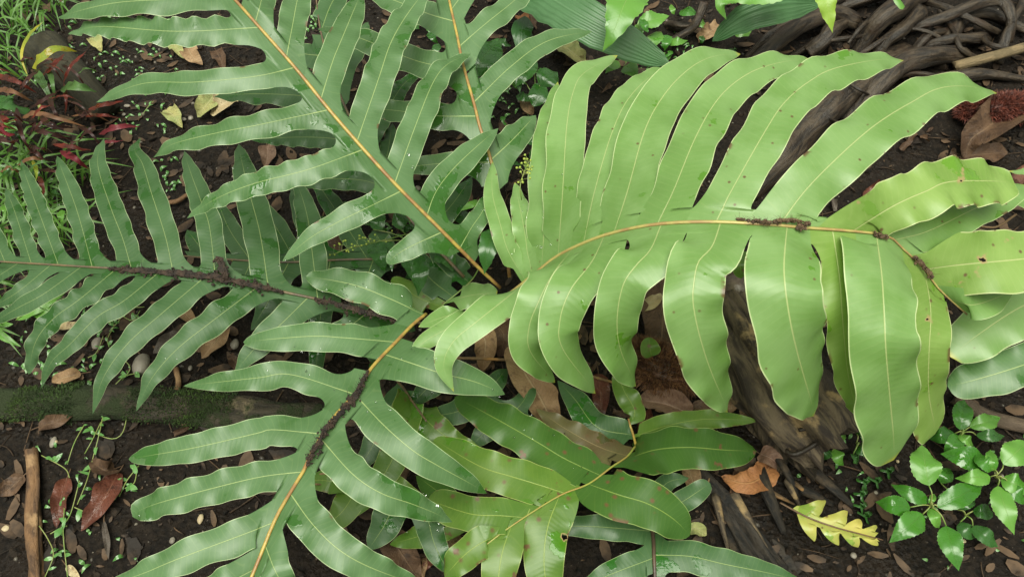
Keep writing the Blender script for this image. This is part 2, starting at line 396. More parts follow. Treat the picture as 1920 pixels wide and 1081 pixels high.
# --- frond behind it, running to the top edge
B_R = [(955, 520, .17), (945, 420, .26), (920, 300, .32), (900, 240, .35), (890, 200, .36), (867, 117, .38), (857, 67, .39), (842, 0, .40), (830, -70, .41)]
B_L = [
 (L, [(913, 307), (850, 305), (790, 310), (735, 318)], 44, .0, -.03),
 (L, [(888, 220), (813, 217), (740, 207), (665, 203)], 50, .0, -.03),
 (L, [(863, 132), (803, 120), (750, 103), (697, 80), (640, 60), (594, 53)], 54, .0, -.03),
 (L, [(846, 41), (800, 25), (745, 3), (680, -20)], 52, .0, -.03),
 (Rr, [(925, 300), (960, 263), (1005, 215)], 56, .0, -.02),
 (Rr, [(892, 192), (960, 123), (1027, 77), (1112, 57)], 50, .01, -.03),
 (Rr, [(867, 88), (910, 45), (960, 5), (1010, -40)], 46, .01, -.03),
 (Rr, [(848, 20), (880, -30), (910, -80)], 46, .01, -.03),
]
frond(fern, B_R, B_L, MAT['fern'], MAT['rachis_gold'], .0040, .0028, sw=28, label='frond with a golden midrib running up to the top edge')
# --- frond mostly hidden under the upper left one
J_R = [(870, 520, .12), (760, 400, .20), (690, 285, .24), (640, 185, .26), (612, 100, .27), (599, 45, .27), (590, -30, .27)]
J_L = [
 (L, [(735, 352), (680, 338), (600, 336), (520, 350)], 42, .0, -.04),
 (L, [(690, 285), (637, 262), (560, 257), (470, 262)], 40, .0, -.04),
 (L, [(645, 190), (570, 180), (480, 176), (400, 180)], 42, .0, -.04),
 (L, [(613, 105), (560, 98), (480, 60), (430, 20)], 44, .0, -.04),
 (Rr, [(800, 440), (850, 380), (885, 330)], 46, .0, -.02),
 (Rr, [(720, 330), (728, 280), (735, 230)], 36, .0, -.02),
 (Rr, [(690, 270), (735, 190), (760, 155), (795, 132)], 38, .0, -.02),
 (Rr, [(630, 150), (660, 100), (690, 40)], 44, .0, -.02),
 (Rr, [(603, 60), (620, 10), (650, -40)], 50, .0, -.02),
]
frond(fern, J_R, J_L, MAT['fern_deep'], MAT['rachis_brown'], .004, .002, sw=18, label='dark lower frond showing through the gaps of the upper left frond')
# --- big pale frond on the right
C_R = [(890, 592, .20), (950, 555, .29), (1005, 512, .37), (1043, 482, .42), (1093, 457, .48), (1147, 438, .53), (1227, 422, .585), (1327, 417, .62), (1440, 422, .635), (1507, 428, .625), (1580, 433, .61), (1640, 439, .59), (1667, 444, .575), (1700, 475, .545), (1730, 502, .515), (1757, 540, .48), (1812, 590, .43)]
u = dict
C_L = [
 (L, [(985, 525), (953, 470), (938, 420), (923, 360), (924, 300)], 44, .0, -.02),
 (L, [(1000, 515), (992, 505), (985, 443), (973, 380), (965, 340)], 46, .0, -.02),
 (L, [(1015, 500), (1020, 427), (1025, 300), (1034, 215), (1046, 150)], 68, .02, -.02, u(roll=.15)),
 (L, [(1045, 478), (1055, 360), (1063, 233), (1075, 172), (1095, 137), (1160, 100)], 76, .03, -.03, u(roll=.18)),
 (L, [(1093, 447), (1115, 358), (1147, 250), (1177, 187), (1220, 143), (1262, 122)], 76, .03, -.03, u(roll=.12)),
 (L, [(1150, 432), (1177, 357), (1207, 250), (1237, 190), (1277, 142), (1325, 110), (1397, 92)], 92, .03, -.03, u(roll=.12, curl=.08)),
 (L, [(1233, 420), (1263, 357), (1303, 260), (1343, 190), (1387, 148), (1440, 123), (1530, 103)], 88, .03, -.03, u(roll=.06, curl=.08)),
 (L, [(1340, 415), (1370, 360), (1440, 237), (1473, 190), (1517, 153), (1573, 126), (1705, 101)], 91, .03, -.03, u(ruf=.008, curl=.08)),
 (L, [(1463, 415), (1510, 357), (1573, 293), (1640, 235), (1707, 193), (1773, 163), (1882, 163)], 104, .03, -.03, u(ruf=.008, kind='acute', curl=.08)),
 (L, [(1600, 432), (1673, 387), (1737, 358), (1787, 340), (1905, 340)], 100, .02, -.03, u(kind='blunt', ruf=.006, mat=MAT['fern_pale_sick'])),
 (L, [(1672, 452), (1740, 433), (1830, 390), (1930, 345)], 72, -.015, -.05, u(kind='round', dz=-.02)),
 (L, [(1737, 505), (1800, 496), (1920, 485), (2040, 470)], 122, .0, -.03, u(kind='round', mat=MAT['fern_pale_sick'])),
 (L, [(1775, 562), (1830, 570), (1900, 545)], 60, -.01, -.05),
 (Rr, [(895, 588), (860, 588), (825, 596), (785, 612)], 44, .03, .05),
 (Rr, [(960, 548), (915, 590), (870, 625), (832, 665), (822, 700), (845, 733)], 46, .02, -.03, u(ruf=.006)),
 (Rr, [(930, 570), (880, 596), (840, 615), (790, 645), (766, 687)], 44, .03, .03, u(ruf=.005)),
 (Rr, [(1000, 515), (960, 550), (897, 600), (850, 640), (832, 685), (851, 735)], 66, .03, -.045, u(ruf=.006)),
 (Rr, [(1075, 468), (1037, 513), (1010, 565), (992, 613), (995, 660), (1043, 718)], 84, -.01, -.17, u(roll=-.1)),
 (Rr, [(1135, 442), (1110, 490), (1070, 543), (1050, 600), (1056, 655), (1120, 738)], 88, -.01, -.20, u(roll=-.12)),
 (Rr, [(1237, 422), (1220, 467), (1193, 497), (1168, 535), (1157, 600), (1165, 660), (1196, 725)], 94, -.02, -.24, u(roll=-.1)),
 (Rr, [(1347, 418), (1335, 462), (1310, 490), (1301, 530), (1300, 570), (1313, 633), (1335, 700), (1368, 775)], 116, -.02, -.26),
 (Rr, [(1478, 426), (1470, 500), (1477, 573), (1495, 660), (1530, 782)], 146, -.02, -.27),
 (Rr, [(1560, 432), (1574, 520), (1580, 600), (1590, 700), (1608, 782)], 66, -.05, -.27, u(mat=MAT['fern_pale_sick'], dz=-.02)),
 (Rr, [(1645, 440), (1653, 513), (1658, 593), (1663, 680), (1680, 865)], 134, -.02, -.26, u(kind='blunt', ruf=.006)),
 (Rr, [(1735, 507), (1745, 580), (1742, 660), (1742, 740), (1757, 815)], 84, -.04, -.26, u(kind='blunt', dz=-.03, mat=MAT['fern_pale_sick'])),
]
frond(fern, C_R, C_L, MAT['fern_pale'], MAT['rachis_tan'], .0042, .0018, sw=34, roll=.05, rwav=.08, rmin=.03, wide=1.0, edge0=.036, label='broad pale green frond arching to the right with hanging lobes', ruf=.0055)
# --- frond pointing left
D_R = [(800, 607, .15), (740, 600, .19), (660, 577, .235), (590, 560, .265), (528, 547, .285), (480, 535, .30), (400, 520, .315), (300, 508, .32), (200, 503, .315), (100, 497, .30), (0, 491, .28), (-90, 485, .26)]
D_L = [
 (L, [(596, 548), (585, 470), (575, 400), (553, 330)], 52, .01, -.03),
 (L, [(506, 527), (488, 440), (470, 370), (455, 310), (446, 266)], 62, .015, -.03),
 (L, [(408, 488), (393, 427), (378, 380), (358, 325), (343, 281)], 49, .015, -.02, {'twist': .3}),
 (L, [(328, 503), (310, 443), (284, 362), (267, 307), (252, 280), (262, 255)], 51, .015, -.02, {'twist': .2}),
 (L, [(245, 490), (230, 447), (207, 387), (183, 307), (193, 257)], 49, .015, -.02, {'twist': .2}),
 (L, [(175, 490), (145, 397), (115, 316), (105, 290)], 43, .015, -.02),
 (L, [(112, 488), (75, 403), (50, 335), (38, 300)], 40, .015, -.02),
 (L, [(57, 488), (28, 398), (10, 352)], 35, .01, -.02),
 (L, [(8, 490), (-20, 420), (-35, 370)], 34, .01, -.02),
 (Rr, [(690, 588), (640, 622), (590, 640), (540, 645)], 44, .0, -.03),
 (Rr, [(575, 560), (527, 607), (480, 650), (438, 700)], 58, .0, -.03),
 (Rr, [(485, 545), (400, 600), (333, 653), (285, 708), (254, 771)], 54, .01, -.05),
 (Rr, [(385, 530), (300, 590), (240, 643), (195, 705), (172, 776)], 50, .01, -.05),
 (Rr, [(300, 518), (233, 563), (183, 593), (133, 643), (95, 680), (76, 728)], 46, .01, -.06),
 (Rr, [(220, 510), (150, 560), (100, 597), (67, 640), (52, 702)], 42, .01, -.06, {'kind': 'round'}),
 (Rr, [(150, 504), (83, 550), (33, 577), (-20, 608)], 37, .01, -.04),
 (Rr, [(92, 500), (33, 547), (-15, 575)], 30, .01, -.03),
 (Rr, [(36, 496), (0, 515), (-40, 540)], 27, .01, -.03),
]
frond(fern, D_R, D_L, MAT['fern_dusk'], MAT['rachis_brown'], .0034, .0018, sw=18, label='frond pointing left with dark litter caught along its midrib')
# --- frond towards the lower left
E_R = [(799, 589, .235), (773, 610, .26), (747, 637, .285), (697, 690, .325), (667, 737, .35), (623, 787, .375), (583, 853, .395), (573, 877, .40), (547, 920, .405), (517, 973, .41), (480, 1063, .405), (430, 1180, .39)]
E_L = [
 (L, [(797, 592), (727, 558), (660, 533), (573, 517)], 62, .045, .06, {'kind': 'round'}),
 (L, [(742, 642), (647, 633), (580, 630), (455, 640)], 56, .01, -.01, {'kind': 'round'}),
 (L, [(662, 735), (547, 702), (480, 708), (342, 723)], 54, .01, -.03),
 (L, [(600, 810), (513, 805), (480, 812), (367, 838), (287, 852), (238, 860)], 58, .01, -.03, {'kind': 'round'}),
 (L, [(567, 882), (480, 895), (333, 932), (267, 953), (246, 968)], 62, .01, -.03, {'kind': 'blunt'}),
 (L, [(515, 977), (480, 992), (333, 1047), (260, 1077), (195, 1095)], 66, .01, -.03),
 (L, [(478, 1063), (400, 1105), (300, 1150)], 64, .01, -.03),
 (Rr, [(722, 665), (770, 680), (830, 700), (890, 715), (948, 739)], 74, .0, -.06),
 (Rr, [(667, 742), (720, 797), (773, 843), (817, 870), (877, 903), (915, 925)], 72, .005, -.10),
 (Rr, [(608, 825), (660, 887), (713, 923), (770, 943), (813, 960), (850, 978)], 72, .005, -.09),
 (Rr, [(548, 925), (587, 983), (640, 1033), (707, 1068), (800, 1100)], 76, .005, -.09),
 (Rr, [(500, 1020), (520, 1077), (560, 1140)], 64, .005, -.06),
]
frond(fern, E_R, E_L, MAT['fern'], MAT['rachis_gold'], .0038, .0026, sw=30, label='frond reaching to the lower left corner')
# --- low fronds under the crown
G_R = [(860, 520, .07), (760, 490, .10), (660, 487, .12), (540, 492, .13), (430, 487, .13), (340, 480, .12)]
G_L = [
 (L, [(735, 488), (715, 455), (700, 430)], 44, .0, -.01, {'kind': 'round'}),
 (L, [(690, 487), (640, 410), (600, 350), (580, 320)], 44, .0, -.02),
 (L, [(610, 489), (575, 420), (545, 350)], 44, .0, -.02),
 (L, [(555, 491), (520, 430), (480, 370)], 44, .0, -.02),
 (L, [(470, 489), (430, 430), (405, 370)], 44, .0, -.02),
 (L, [(390, 485), (350, 430)], 40, .0, -.02),
 (Rr, [(700, 489), (675, 560), (665, 640)], 46, .0, -.02),
 (Rr, [(620, 490), (600, 600), (590, 740)], 46, .0, -.03),
 (Rr, [(540, 493), (500, 570), (470, 620)], 46, .0, -.03),
 (Rr, [(470, 490), (450, 540), (440, 600)], 40, .0, -.03),
]
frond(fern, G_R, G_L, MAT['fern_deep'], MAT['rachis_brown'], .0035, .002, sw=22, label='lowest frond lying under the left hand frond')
M_R = [(800, 600, .08), (835, 568, .11), (860, 548, .12), (885, 525, .12), (900, 500, .12)]
M_L = [
 (L, [(828, 575), (780, 555), (735, 520)], 46, .0, .0, {'kind': 'round', 'mat': MAT['fern_young']}),
 (L, [(850, 556), (805, 520), (765, 465)], 58, .0, .0, {'kind': 'round'}),
 (L, [(880, 530), (840, 490), (800, 440)], 52, .0, .0),
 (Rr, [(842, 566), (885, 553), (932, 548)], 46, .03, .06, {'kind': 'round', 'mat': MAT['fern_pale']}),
]
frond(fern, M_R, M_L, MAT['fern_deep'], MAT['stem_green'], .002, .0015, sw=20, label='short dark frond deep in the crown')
# half hidden frond coming in from the right edge
K_R = [(2080, 480, .33), (2040, 520, .33), (2020, 600, .31), (2010, 700, .28), (2000, 790, .24)]
K_L = [
 (L, [(2040, 520), (1920, 572), (1837, 625), (1783, 668)], 118, .01, -.02, u(kind='blunt', mh=.3)),
 (L, [(2015, 650), (1900, 690), (1815, 715), (1776, 722)], 84, -.01, -.05, u(kind='blunt', mh=.3, mat=MAT['fern'])),
 (L, [(2080, 480), (2000, 400), (1930, 375), (1880, 372)], 60, .0, -.04, u(mh=.3)),
 (L, [(2060, 500), (1980, 340), (1890, 318)], 50, -.06, -.12, u(mh=.3)),
]
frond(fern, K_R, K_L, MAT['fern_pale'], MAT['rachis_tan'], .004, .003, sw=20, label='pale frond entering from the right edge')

# --- the small blotched fern at the bottom
young = thing('fern', at(1185, 840, 0.0), 'small yellow green fern with brown-spotted lobes at the bottom centre', 'fern')
F_R = [(1192, 835, .09), (1175, 856, .12), (1147, 875, .15), (1103, 907, .175), (1047, 930, .19), (960, 985, .205), (900, 1030, .20)]
F_L = [
 (Rr, [(1165, 862), (1227, 843), (1293, 838), (1360, 843), (1420, 845)], 82, .01, -.03, u(kind='round', mat=MAT['fern_olive'])),
 (Rr, [(1105, 908), (1160, 927), (1213, 943), (1260, 970), (1295, 1003)], 92, .01, -.03, u(kind='round', mat=MAT['fern_olive'])),
 (Rr, [(1050, 932), (1027, 987), (1020, 1053), (1030, 1130)], 84, .0, -.03, u(kind='round')),
 (Rr, [(960, 987), (943, 1030), (935, 1077), (930, 1140)], 72, .0, -.03, u(kind='round')),
 (L, [(1177, 854), (1125, 838), (1060, 803), (1005, 765)], 50, .0, -.02, u(mat=MAT['fern_browned'])),
 (L, [(1125, 890), (1060, 860), (1010, 830), (940, 790), (852, 742)], 78, .0, -.03, u(kind='round', mat=MAT['fern_olive'])),
 (L, [(1060, 925), (993, 903), (960, 893), (897, 872), (812, 822)], 76, .0, -.04, u(kind='round')),
 (L, [(985, 970), (940, 966), (880, 962), (800, 935)], 72, -.005, -.04, u(kind='blunt')),
 (L, [(940, 1000), (897, 1020), (865, 1045), (833, 1080)], 62, .0, -.03, u(kind='round')),
]
frond(young, F_R, F_L, MAT['fern_young'], MAT['rachis_young'], .0020, .0012, sw=22, label='yellow green frond with brown blotches')
F2_R = [(1192, 835, .08), (1187, 815, .10), (1182, 800, .11), (1178, 785, .11)]
F2_L = [
 (L, [(1187, 815), (1120, 800), (1078, 748), (1045, 712)], 56, .0, -.02, u(mat=MAT['fern_deep'], mh=.3)),
 (L, [(1181, 796), (1190, 770), (1170, 732), (1155, 694)], 42, .01, .02, u(kind='round', mh=.3)),
 (Rr, [(1187, 818), (1260, 795), (1330, 785), (1424, 788)], 44, .0, -.01, u(mh=.3)),
]
frond(young, F2_R, F2_L, MAT['fern_young'], MAT['rachis_gold'], .003, .002, sw=8, label='short upright frond of the small fern')
Q_R = [(960, 1010, .06), (880, 985, .09), (800, 960, .10), (720, 935, .10), (640, 905, .09)]
Q_L = [
 (L, [(860, 978), (800, 1000), (730, 1020)], 50, .0, -.02, u(mh=.2)), (L, [(800, 960), (815, 1020), (845, 1078)], 52, .0, -.02, u(mh=.2, mat=MAT['fern_deep'])), (L, [(740, 942), (720, 985), (690, 1030)], 60, .0, -.02, u(mh=.2, mat=MAT['fern_deep'])), (L, [(670, 915), (640, 960), (600, 990)], 56, .0, -.02, u(mh=.2)),
 (Rr, [(860, 978), (830, 930), (780, 890)], 56, .0, -.02, u(mh=.2, mat=MAT['fern_olive'])), (Rr, [(790, 957), (745, 920), (700, 880)], 56, .0, -.02, u(mh=.2)), (Rr, [(720, 935), (670, 890), (620, 850)], 56, .0, -.02, u(mh=.2, mat=MAT['fern_deep'])), (Rr, [(650, 908), (610, 900), (570, 900)], 44, .0, -.02, u(mh=.2))]
frond(young, Q_R, Q_L, MAT['fern_young'], MAT['rachis_gold'], .003, .002, sw=16, label='low frond half hidden behind the lower left frond')
S_R = [(1010, 800, .05), (960, 775, .07), (900, 740, .08), (850, 700, .08), (820, 660, .07)]
S_L = [(L, [(960, 775), (920, 800), (880, 840)], 50, .0, -.02, u(mh=.25)), (L, [(900, 740), (860, 770), (800, 780)], 52, .0, -.02, u(mh=.25)), (L, [(850, 700), (810, 720), (770, 760)], 48, .0, -.02, u(mh=.25)),
       (Rr, [(960, 775), (985, 745), (1000, 700)], 34, .0, -.02, u(mh=.2)), (Rr, [(905, 742), (930, 715), (950, 690)], 40, .0, -.02, u(mh=.25))]
frond(young, S_R, S_L, MAT['fern_deep'], MAT['rachis_brown'], .003, .002, sw=14, label='dark low frond in the gap between the two ferns')
H_R = [(1215, 950, .07), (1224, 1003, .09), (1226, 1045, .10), (1228, 1090, .10), (1229, 1150, .10)]
H_L = [
 (L, [(1222, 995), (1127, 987), (1050, 984), (990, 975)], 48, .0, -.02, u(mh=.2)),
 (L, [(1226, 1045), (1147, 1075), (1080, 1105)], 56, .0, -.02, u(mh=.2)),
 (L, [(1215, 955), (1150, 935), (1090, 930)], 40, -.01, -.03, u(mh=.2)),
 (Rr, [(1227, 1040), (1293, 1042), (1360, 1057), (1440, 1073), (1510, 1090)], 62, .01, -.01, u(mh=.25)),
 (Rr, [(1218, 965), (1270, 945), (1332, 905)], 46, -.01, -.01, u(mh=.2, kind='blunt')),
 (Rr, [(1214, 950), (1250, 905), (1292, 895)], 40, -.01, -.02, u(mh=.2)),
]
frond(young, H_R, H_L, MAT['fern_deep'], MAT['rachis_dark'], .004, .003, sw=18, label='dark green frond with a black midrib at the bottom edge')
N_R = [(745, 715, .06), (757, 728, .09), (770, 748, .11), (800, 790, .12)]
N_L = [(L, [(760, 732), (790, 775), (813, 800), (850, 825), (898, 836)], 62, .0, -.02, u(mh=.4)),
       (Rr, [(752, 722), (720, 790), (690, 850), (650, 900)], 50, .0, -.03, u(mh=.4, mat=MAT['fern_deep'])),
       (Rr, [(765, 742), (740, 850), (690, 930), (640, 980)], 60, .0, -.02, u(mh=.4))]
frond(young, N_R, N_L, MAT['fern_young'], MAT['rachis_brown'], .003, .002, sw=8, label='old frond lying between the two ferns')
# ------------------------------------------------------------------ ground
import numpy as np
def soil_mat():
    s = NT('soil'); co = s.obj()
    a = s.noise(co, 9, 5, 0.6); b = s.noise(co, 70, 6, 0.65); c = s.vor(co, 90); d = s.noise(co, 2.2, 3)
    col = s.mix(s.step(b, 0.3, 0.7), (0.003, 0.0023, 0.0018), (0.013, 0.0092, 0.0062))
    col = s.mix(s.math('MULTIPLY', s.step(a, 0.45, 0.7), 0.6), col, (0.011, 0.0068, 0.0043))
    col = s.mix(s.step(s.noise(co, 150, 2), 0.68, 0.74), col, (0.06, 0.048, 0.036))
    rg = s.fmix(s.step(d, 0.46, 0.58), 0.75, 0.28)
    h = s.math('ADD', s.math('MULTIPLY', b, 0.8), s.math('MULTIPLY', c, 0.5))
    return s.finish(col, rg, s.bump(h, 0.9, 0.012), spec=0.13)
MAT['soil'] = soil_mat()
N = 300
ax = [ (i / (N - 1) * 2 - 1) for i in range(N)]
gx = [2.2 * t + 38 * t ** 9 for t in ax]
gy = [0.45 + 1.9 * t + 38 * t ** 9 for t in ax]
GV = [(x, y, gh(x, y)) for y in gy for x in gx]
GF = [(j * N + i, j * N + i + 1, (j + 1) * N + i + 1, (j + 1) * N + i) for j in range(N - 1) for i in range(N - 1)]
gr = mk('ground', GV, GF, MAT['soil']); gr['kind'] = 'structure'

def plain_mat(name, a, b, scale=20, rough=0.7, bump=0.5, bd=0.003, spec=0.4, per=0.0, trans=None, tcol=None):
    s = NT(name); co = s.shift(s.obj()) if per else s.obj()
    n = s.noise(co, scale, 5, 0.6)
    col = s.mix(s.step(n, 0.35, 0.66), a, b)
    return s.finish(col, rough, s.bump(s.noise(co, scale * 5, 4), bump, bd), trans, tcol, spec)
# scattered crumbs: shapes too many to count
ICO_V = []
ph_ = (1 + 5 ** .5) / 2
for a, b in ((1, ph_), (-1, ph_), (1, -ph_), (-1, -ph_)): ICO_V += [(0, a, b), (a, b, 0), (b, 0, a)]
ICO_V = np.array(ICO_V) / math.sqrt(1 + ph_ ** 2)
def ico_faces():
    F = []
    for i in range(12):
        for j in range(i + 1, 12):
            for k in range(j + 1, 12):
                d = [np.linalg.norm(ICO_V[a] - ICO_V[b]) for a, b in ((i, j), (j, k), (i, k))]
                if max(d) < 1.1:
                    n = np.cross(ICO_V[j] - ICO_V[i], ICO_V[k] - ICO_V[i])
                    F.append((i, j, k) if np.dot(n, ICO_V[i]) > 0 else (i, k, j))
    return F
ICO_F = ico_faces()
RS_ = np.random.RandomState(11)
def blobs(pts, sizes, flat=0.7, rough=0.25):
    V, F = [], []
    for i, (p, r) in enumerate(zip(pts, sizes)):
        q = ICO_V * (1 + rough * RS_.uniform(-1, 1, (12, 1))) * r * np.array([1, RS_.uniform(.6, 1), flat])
        a = RS_.uniform(0, 6.28); c, s_ = math.cos(a), math.sin(a)
        q = q @ np.array([[c, s_, 0], [-s_, c, 0], [0, 0, 1]]) + np.array(p)
        o = len(V); V += q.tolist(); F += [(a_ + o, b_ + o, c_ + o) for a_, b_, c_ in ICO_F]
    return V, F
def gpts(n, y0=-0.75, y1=1.75, xw=1.7):
    P = []
    for _ in range(n):
        y = RS_.uniform(y0, y1); x = RS_.uniform(-xw, xw) * (0.75 + 0.25 * (y - y0) / (y1 - y0)); P.append((x, y, gh(x, y)))
    return P
MAT['crumb'] = plain_mat('soil_crumb', (0.003, 0.0024, 0.0018), (0.020, 0.0135, 0.0085), 45, 0.75, 0.8, spec=0.15)
MAT['grit'] = plain_mat('grit', (0.03, 0.026, 0.021), (0.10, 0.085, 0.065), 35, 0.5, 0.4)
pp = gpts(11000); V, F = blobs(pp, 0.002 + 0.011 * RS_.power(0.28, len(pp)), 0.75, 0.4)
tag(mk('soil_crumbs', V, F, MAT['crumb'], smooth=False), 'dark crumbs of moist soil strewn over the ground', 'soil', kind='stuff')
pp = gpts(1500); V, F = blobs(pp, 0.0015 + 0.006 * RS_.power(0.3, len(pp)), 0.7, 0.2)
tag(mk('grit', V, F, MAT['grit']), 'small pale grit scattered over the dark soil', 'grit', kind='stuff')
MAT['flake'] = plain_mat('litter_flake', (0.009, 0.006, 0.004), (0.075, 0.046, 0.026), 14, 0.65, 0.5, spec=0.2)
V, F = [], []
for p in gpts(3800):
    a = RS_.uniform(0, 6.28); l = RS_.choice([.004, .006, .008, .012, .018, .026]); wd = l * RS_.uniform(.25, .6); z0 = p[2] + .003
    for k in range(4):
        t = k / 3
        for sgn in (-1, 1):
            wv = wd * math.sin(math.pi * (0.12 + 0.8 * t)) * sgn
            V.append((p[0] + math.cos(a) * l * (t - .5) * 2 - math.sin(a) * wv, p[1] + math.sin(a) * l * (t - .5) * 2 + math.cos(a) * wv, z0 + l * .5 * ((t - .5) ** 2) + RS_.uniform(0, .004)))
    o = len(V) - 8
    F += [(o + 2 * k, o + 2 * k + 1, o + 2 * k + 3, o + 2 * k + 2) for k in range(3)]
tag(mk('leaf_litter', V, F, MAT['flake']), 'brown crumbled leaf litter scattered over the soil', 'litter', kind='stuff')
V, F = [], []
for p in gpts(900):
    a = RS_.uniform(0, 6.28); l = RS_.uniform(.012, .05); P0 = Vector(p) + Vector((0, 0, .004)); d = Vector((math.cos(a), math.sin(a), RS_.uniform(-.05, .1))) * l
    v, f = tube(crom([P0 - d, P0 + Vector((RS_.uniform(-.006, .006), RS_.uniform(-.006, .006), .002)), P0 + d], 4), RS_.uniform(.0006, .0018), 4, 4)
    o = len(V); V += v; F += [tuple(i + o for i in q) for q in f]
tag(mk('twig_litter', V, F, MAT['flake']), 'thin broken twigs and rootlets lying on the soil', 'twigs', kind='stuff')

# ------------------------------------------------------------------ leaf helper for everything else
def leaf(name, pts, wpx, mat, parent=None, kind='ovate', ground=True, loc=None, **kw):
    P = [atg(*p) if ground else at(*p) for p in pts]
    P = [Vector(p) for p in P]
    cv = crom(P, 20)
    rows = kw.pop('rows', 16)
    V, F, A = build_strip(cv, wpx, kind, rows=rows, **kw)
    return mk(name, V, F, mat, parent, loc=loc if loc is not None else P[0], attrs=A)
def stalk(name, pts, r, mat, parent=None, ground=True, n=10, sides=5, **kw):
    P = [atg(*p) if ground else at(*p) for p in pts]
    V, F = tube(crom(P, 20), r, n, sides, **kw)
    return mk(name, V, F, mat, parent, loc=P[0])

def dead_mat(name, a, b, dark, vein, rough=0.6, trans=0.12):
    s = NT(name); co = s.shift(s.obj()); sp = s.n('SeparateXYZ'); s.l(s.attr('lf').outputs['Vector'], sp.inputs[0]); sn, sm, lat = sp.outputs
    lv = s.math('ABSOLUTE', s.attr('lv').outputs['Fac'])
    n1 = s.noise(co, 16, 5, 0.6); n2 = s.noise(co, 90, 4)
    col = s.mix(s.step(n1, 0.36, 0.62), a, b)
    col = s.mix(s.math('MULTIPLY', s.step(s.noise(co, 38, 5, 0.7), 0.54, 0.66), 0.8), col, dark)
    sv = s.math('SINE', s.math('MULTIPLY', s.math('SUBTRACT', sm, s.math('MULTIPLY', lat, 0.8)), 2 * math.pi / 0.009))
    mv = s.math('SUBTRACT', 1.0, s.step(lv, 0.03, 0.08)); vv = s.math('MAXIMUM', mv, s.math('MULTIPLY', s.step(sv, 0.85, 1.0), 0.45))
    col = s.mix(s.math('MULTIPLY', vv, 0.6), col, vein)
    h = s.math('ADD', s.math('MULTIPLY', n2, 0.7), s.math('ADD', s.math('MULTIPLY', n1, 0.8), s.math('MULTIPLY', vv, 0.3)))
    return s.finish(col, rough, s.bump(h, 0.9, 0.006), trans, a, 0.3)
DM = {
 'tan': dead_mat('dead_tan', (0.27, 0.175, 0.095), (0.20, 0.12, 0.06), (0.09, 0.05, 0.028), (0.33, 0.24, 0.14)),
 'pale': dead_mat('dead_pale', (0.40, 0.33, 0.20), (0.33, 0.25, 0.13), (0.16, 0.10, 0.05), (0.46, 0.38, 0.24)),
 'brown': dead_mat('dead_brown', (0.095, 0.054, 0.030), (0.052, 0.029, 0.017), (0.022, 0.013, 0.009), (0.13, 0.08, 0.045)),
 'red': dead_mat('dead_red_brown', (0.105, 0.036, 0.022), (0.070, 0.025, 0.017), (0.028, 0.013, 0.01), (0.15, 0.065, 0.04), rough=0.28),
 'orange': dead_mat('dead_orange', (0.30, 0.135, 0.05), (0.24, 0.10, 0.04), (0.10, 0.04, 0.02), (0.36, 0.19, 0.08)),
 'grey': dead_mat('dead_grey', (0.085, 0.068, 0.055), (0.055, 0.043, 0.034), (0.045, 0.035, 0.028), (0.19, 0.165, 0.14)),
 'pink': dead_mat('dead_pinkish', (0.20, 0.125, 0.085), (0.145, 0.082, 0.055), (0.10, 0.055, 0.038), (0.30, 0.20, 0.15)),
 'yellow': dead_mat('dead_yellow', (0.30, 0.28, 0.11), (0.21, 0.24, 0.09), (0.12, 0.08, 0.03), (0.34, 0.32, 0.16)),
}
def dead(pts, wpx, col, label, kind='ovate', stk=True, ruf=0.007, camber=-0.3, fold=0.25, serr=0, group=None, rwav=0.05, **kw):
    P = [(p[0], p[1], (p[2] if len(p) > 2 else 0.010 + 0.006 * (i % 2))) for i, p in enumerate(pts)]
    o = leaf('dead_leaf', P, wpx, DM[col], kind=kind, ruf=ruf, camber=camber, fold=fold, edge=0.09, serr=serr, rwav=rwav, rows=20, **kw)
    tag(o, label, 'leaf', group)
    if stk:
        a = Vector(atg(*P[0])); b = Vector(atg(*P[1])); d = (a - b).normalized() * 0.022
        e = a + d; e.z = gh(e.x, e.y) + 0.002
        v, f = tube(crom([b.lerp(a, .9), a, e], 6), 0.0011, 6, 5)
        mk('stalk', v, f, DM['brown'], o)
    return o
dead([(1033, 785, .02), (1010, 740, .06), (985, 700, .075), (960, 648, .05)], 62, 'tan', 'long tan strap of a dead leaf leaning beside the spotted fern', kind='strap', stk=False)
dead([(1297, 778), (1250, 757, .03), (1192, 748)], 46, 'pink', 'folded pinkish brown dead leaf pointing left below the hairy rhizome', fold=.6)
dead([(1122, 700), (1126, 740, .02), (1128, 790)], 34, 'red', 'narrow reddish dead leaf between two green lobes below the pale frond')
dead([(1295, 760), (1335, 775, .02), (1375, 785)], 40, 'brown', 'dark brown leaf scrap under the tip of a pale hanging lobe')
dead([(1382, 700), (1378, 740, .03), (1368, 775)], 46, 'tan', 'crinkled tan leaf standing left of the rotten log', serr=5, ruf=.012)
dead([(1388, 778), (1410, 770, .03), (1440, 785, .02)], 34, 'tan', 'small lobed tan leaf resting on the rotten log', serr=4, ruf=.01)
dead([(1448, 868), (1422, 898, .03), (1392, 905, .035), (1352, 892, .02)], 58, 'orange', 'jagged orange brown oak-like leaf in front of the rotten log', serr=7, ruf=.008, camber=-.1, fold=.15)
dead([(1425, 850), (1445, 858, .03), (1460, 872)], 34, 'pink', 'small pinkish leaf tucked under the end of the rotten log')
dead([(1287, 996), (1305, 990, .02), (1325, 1003)], 24, 'yellow', 'little yellow leaf scrap beside the dark bottom frond')
dead([(1290, 872), (1298, 900, .02), (1305, 930)], 34, 'tan', 'tan leaf strip beside the lobes at the bottom')
dead([(1262, 520), (1245, 580, .05), (1240, 640, .03), (1232, 690)], 92, 'brown', 'broad brown veined leaf seen through the gap of the pale frond')
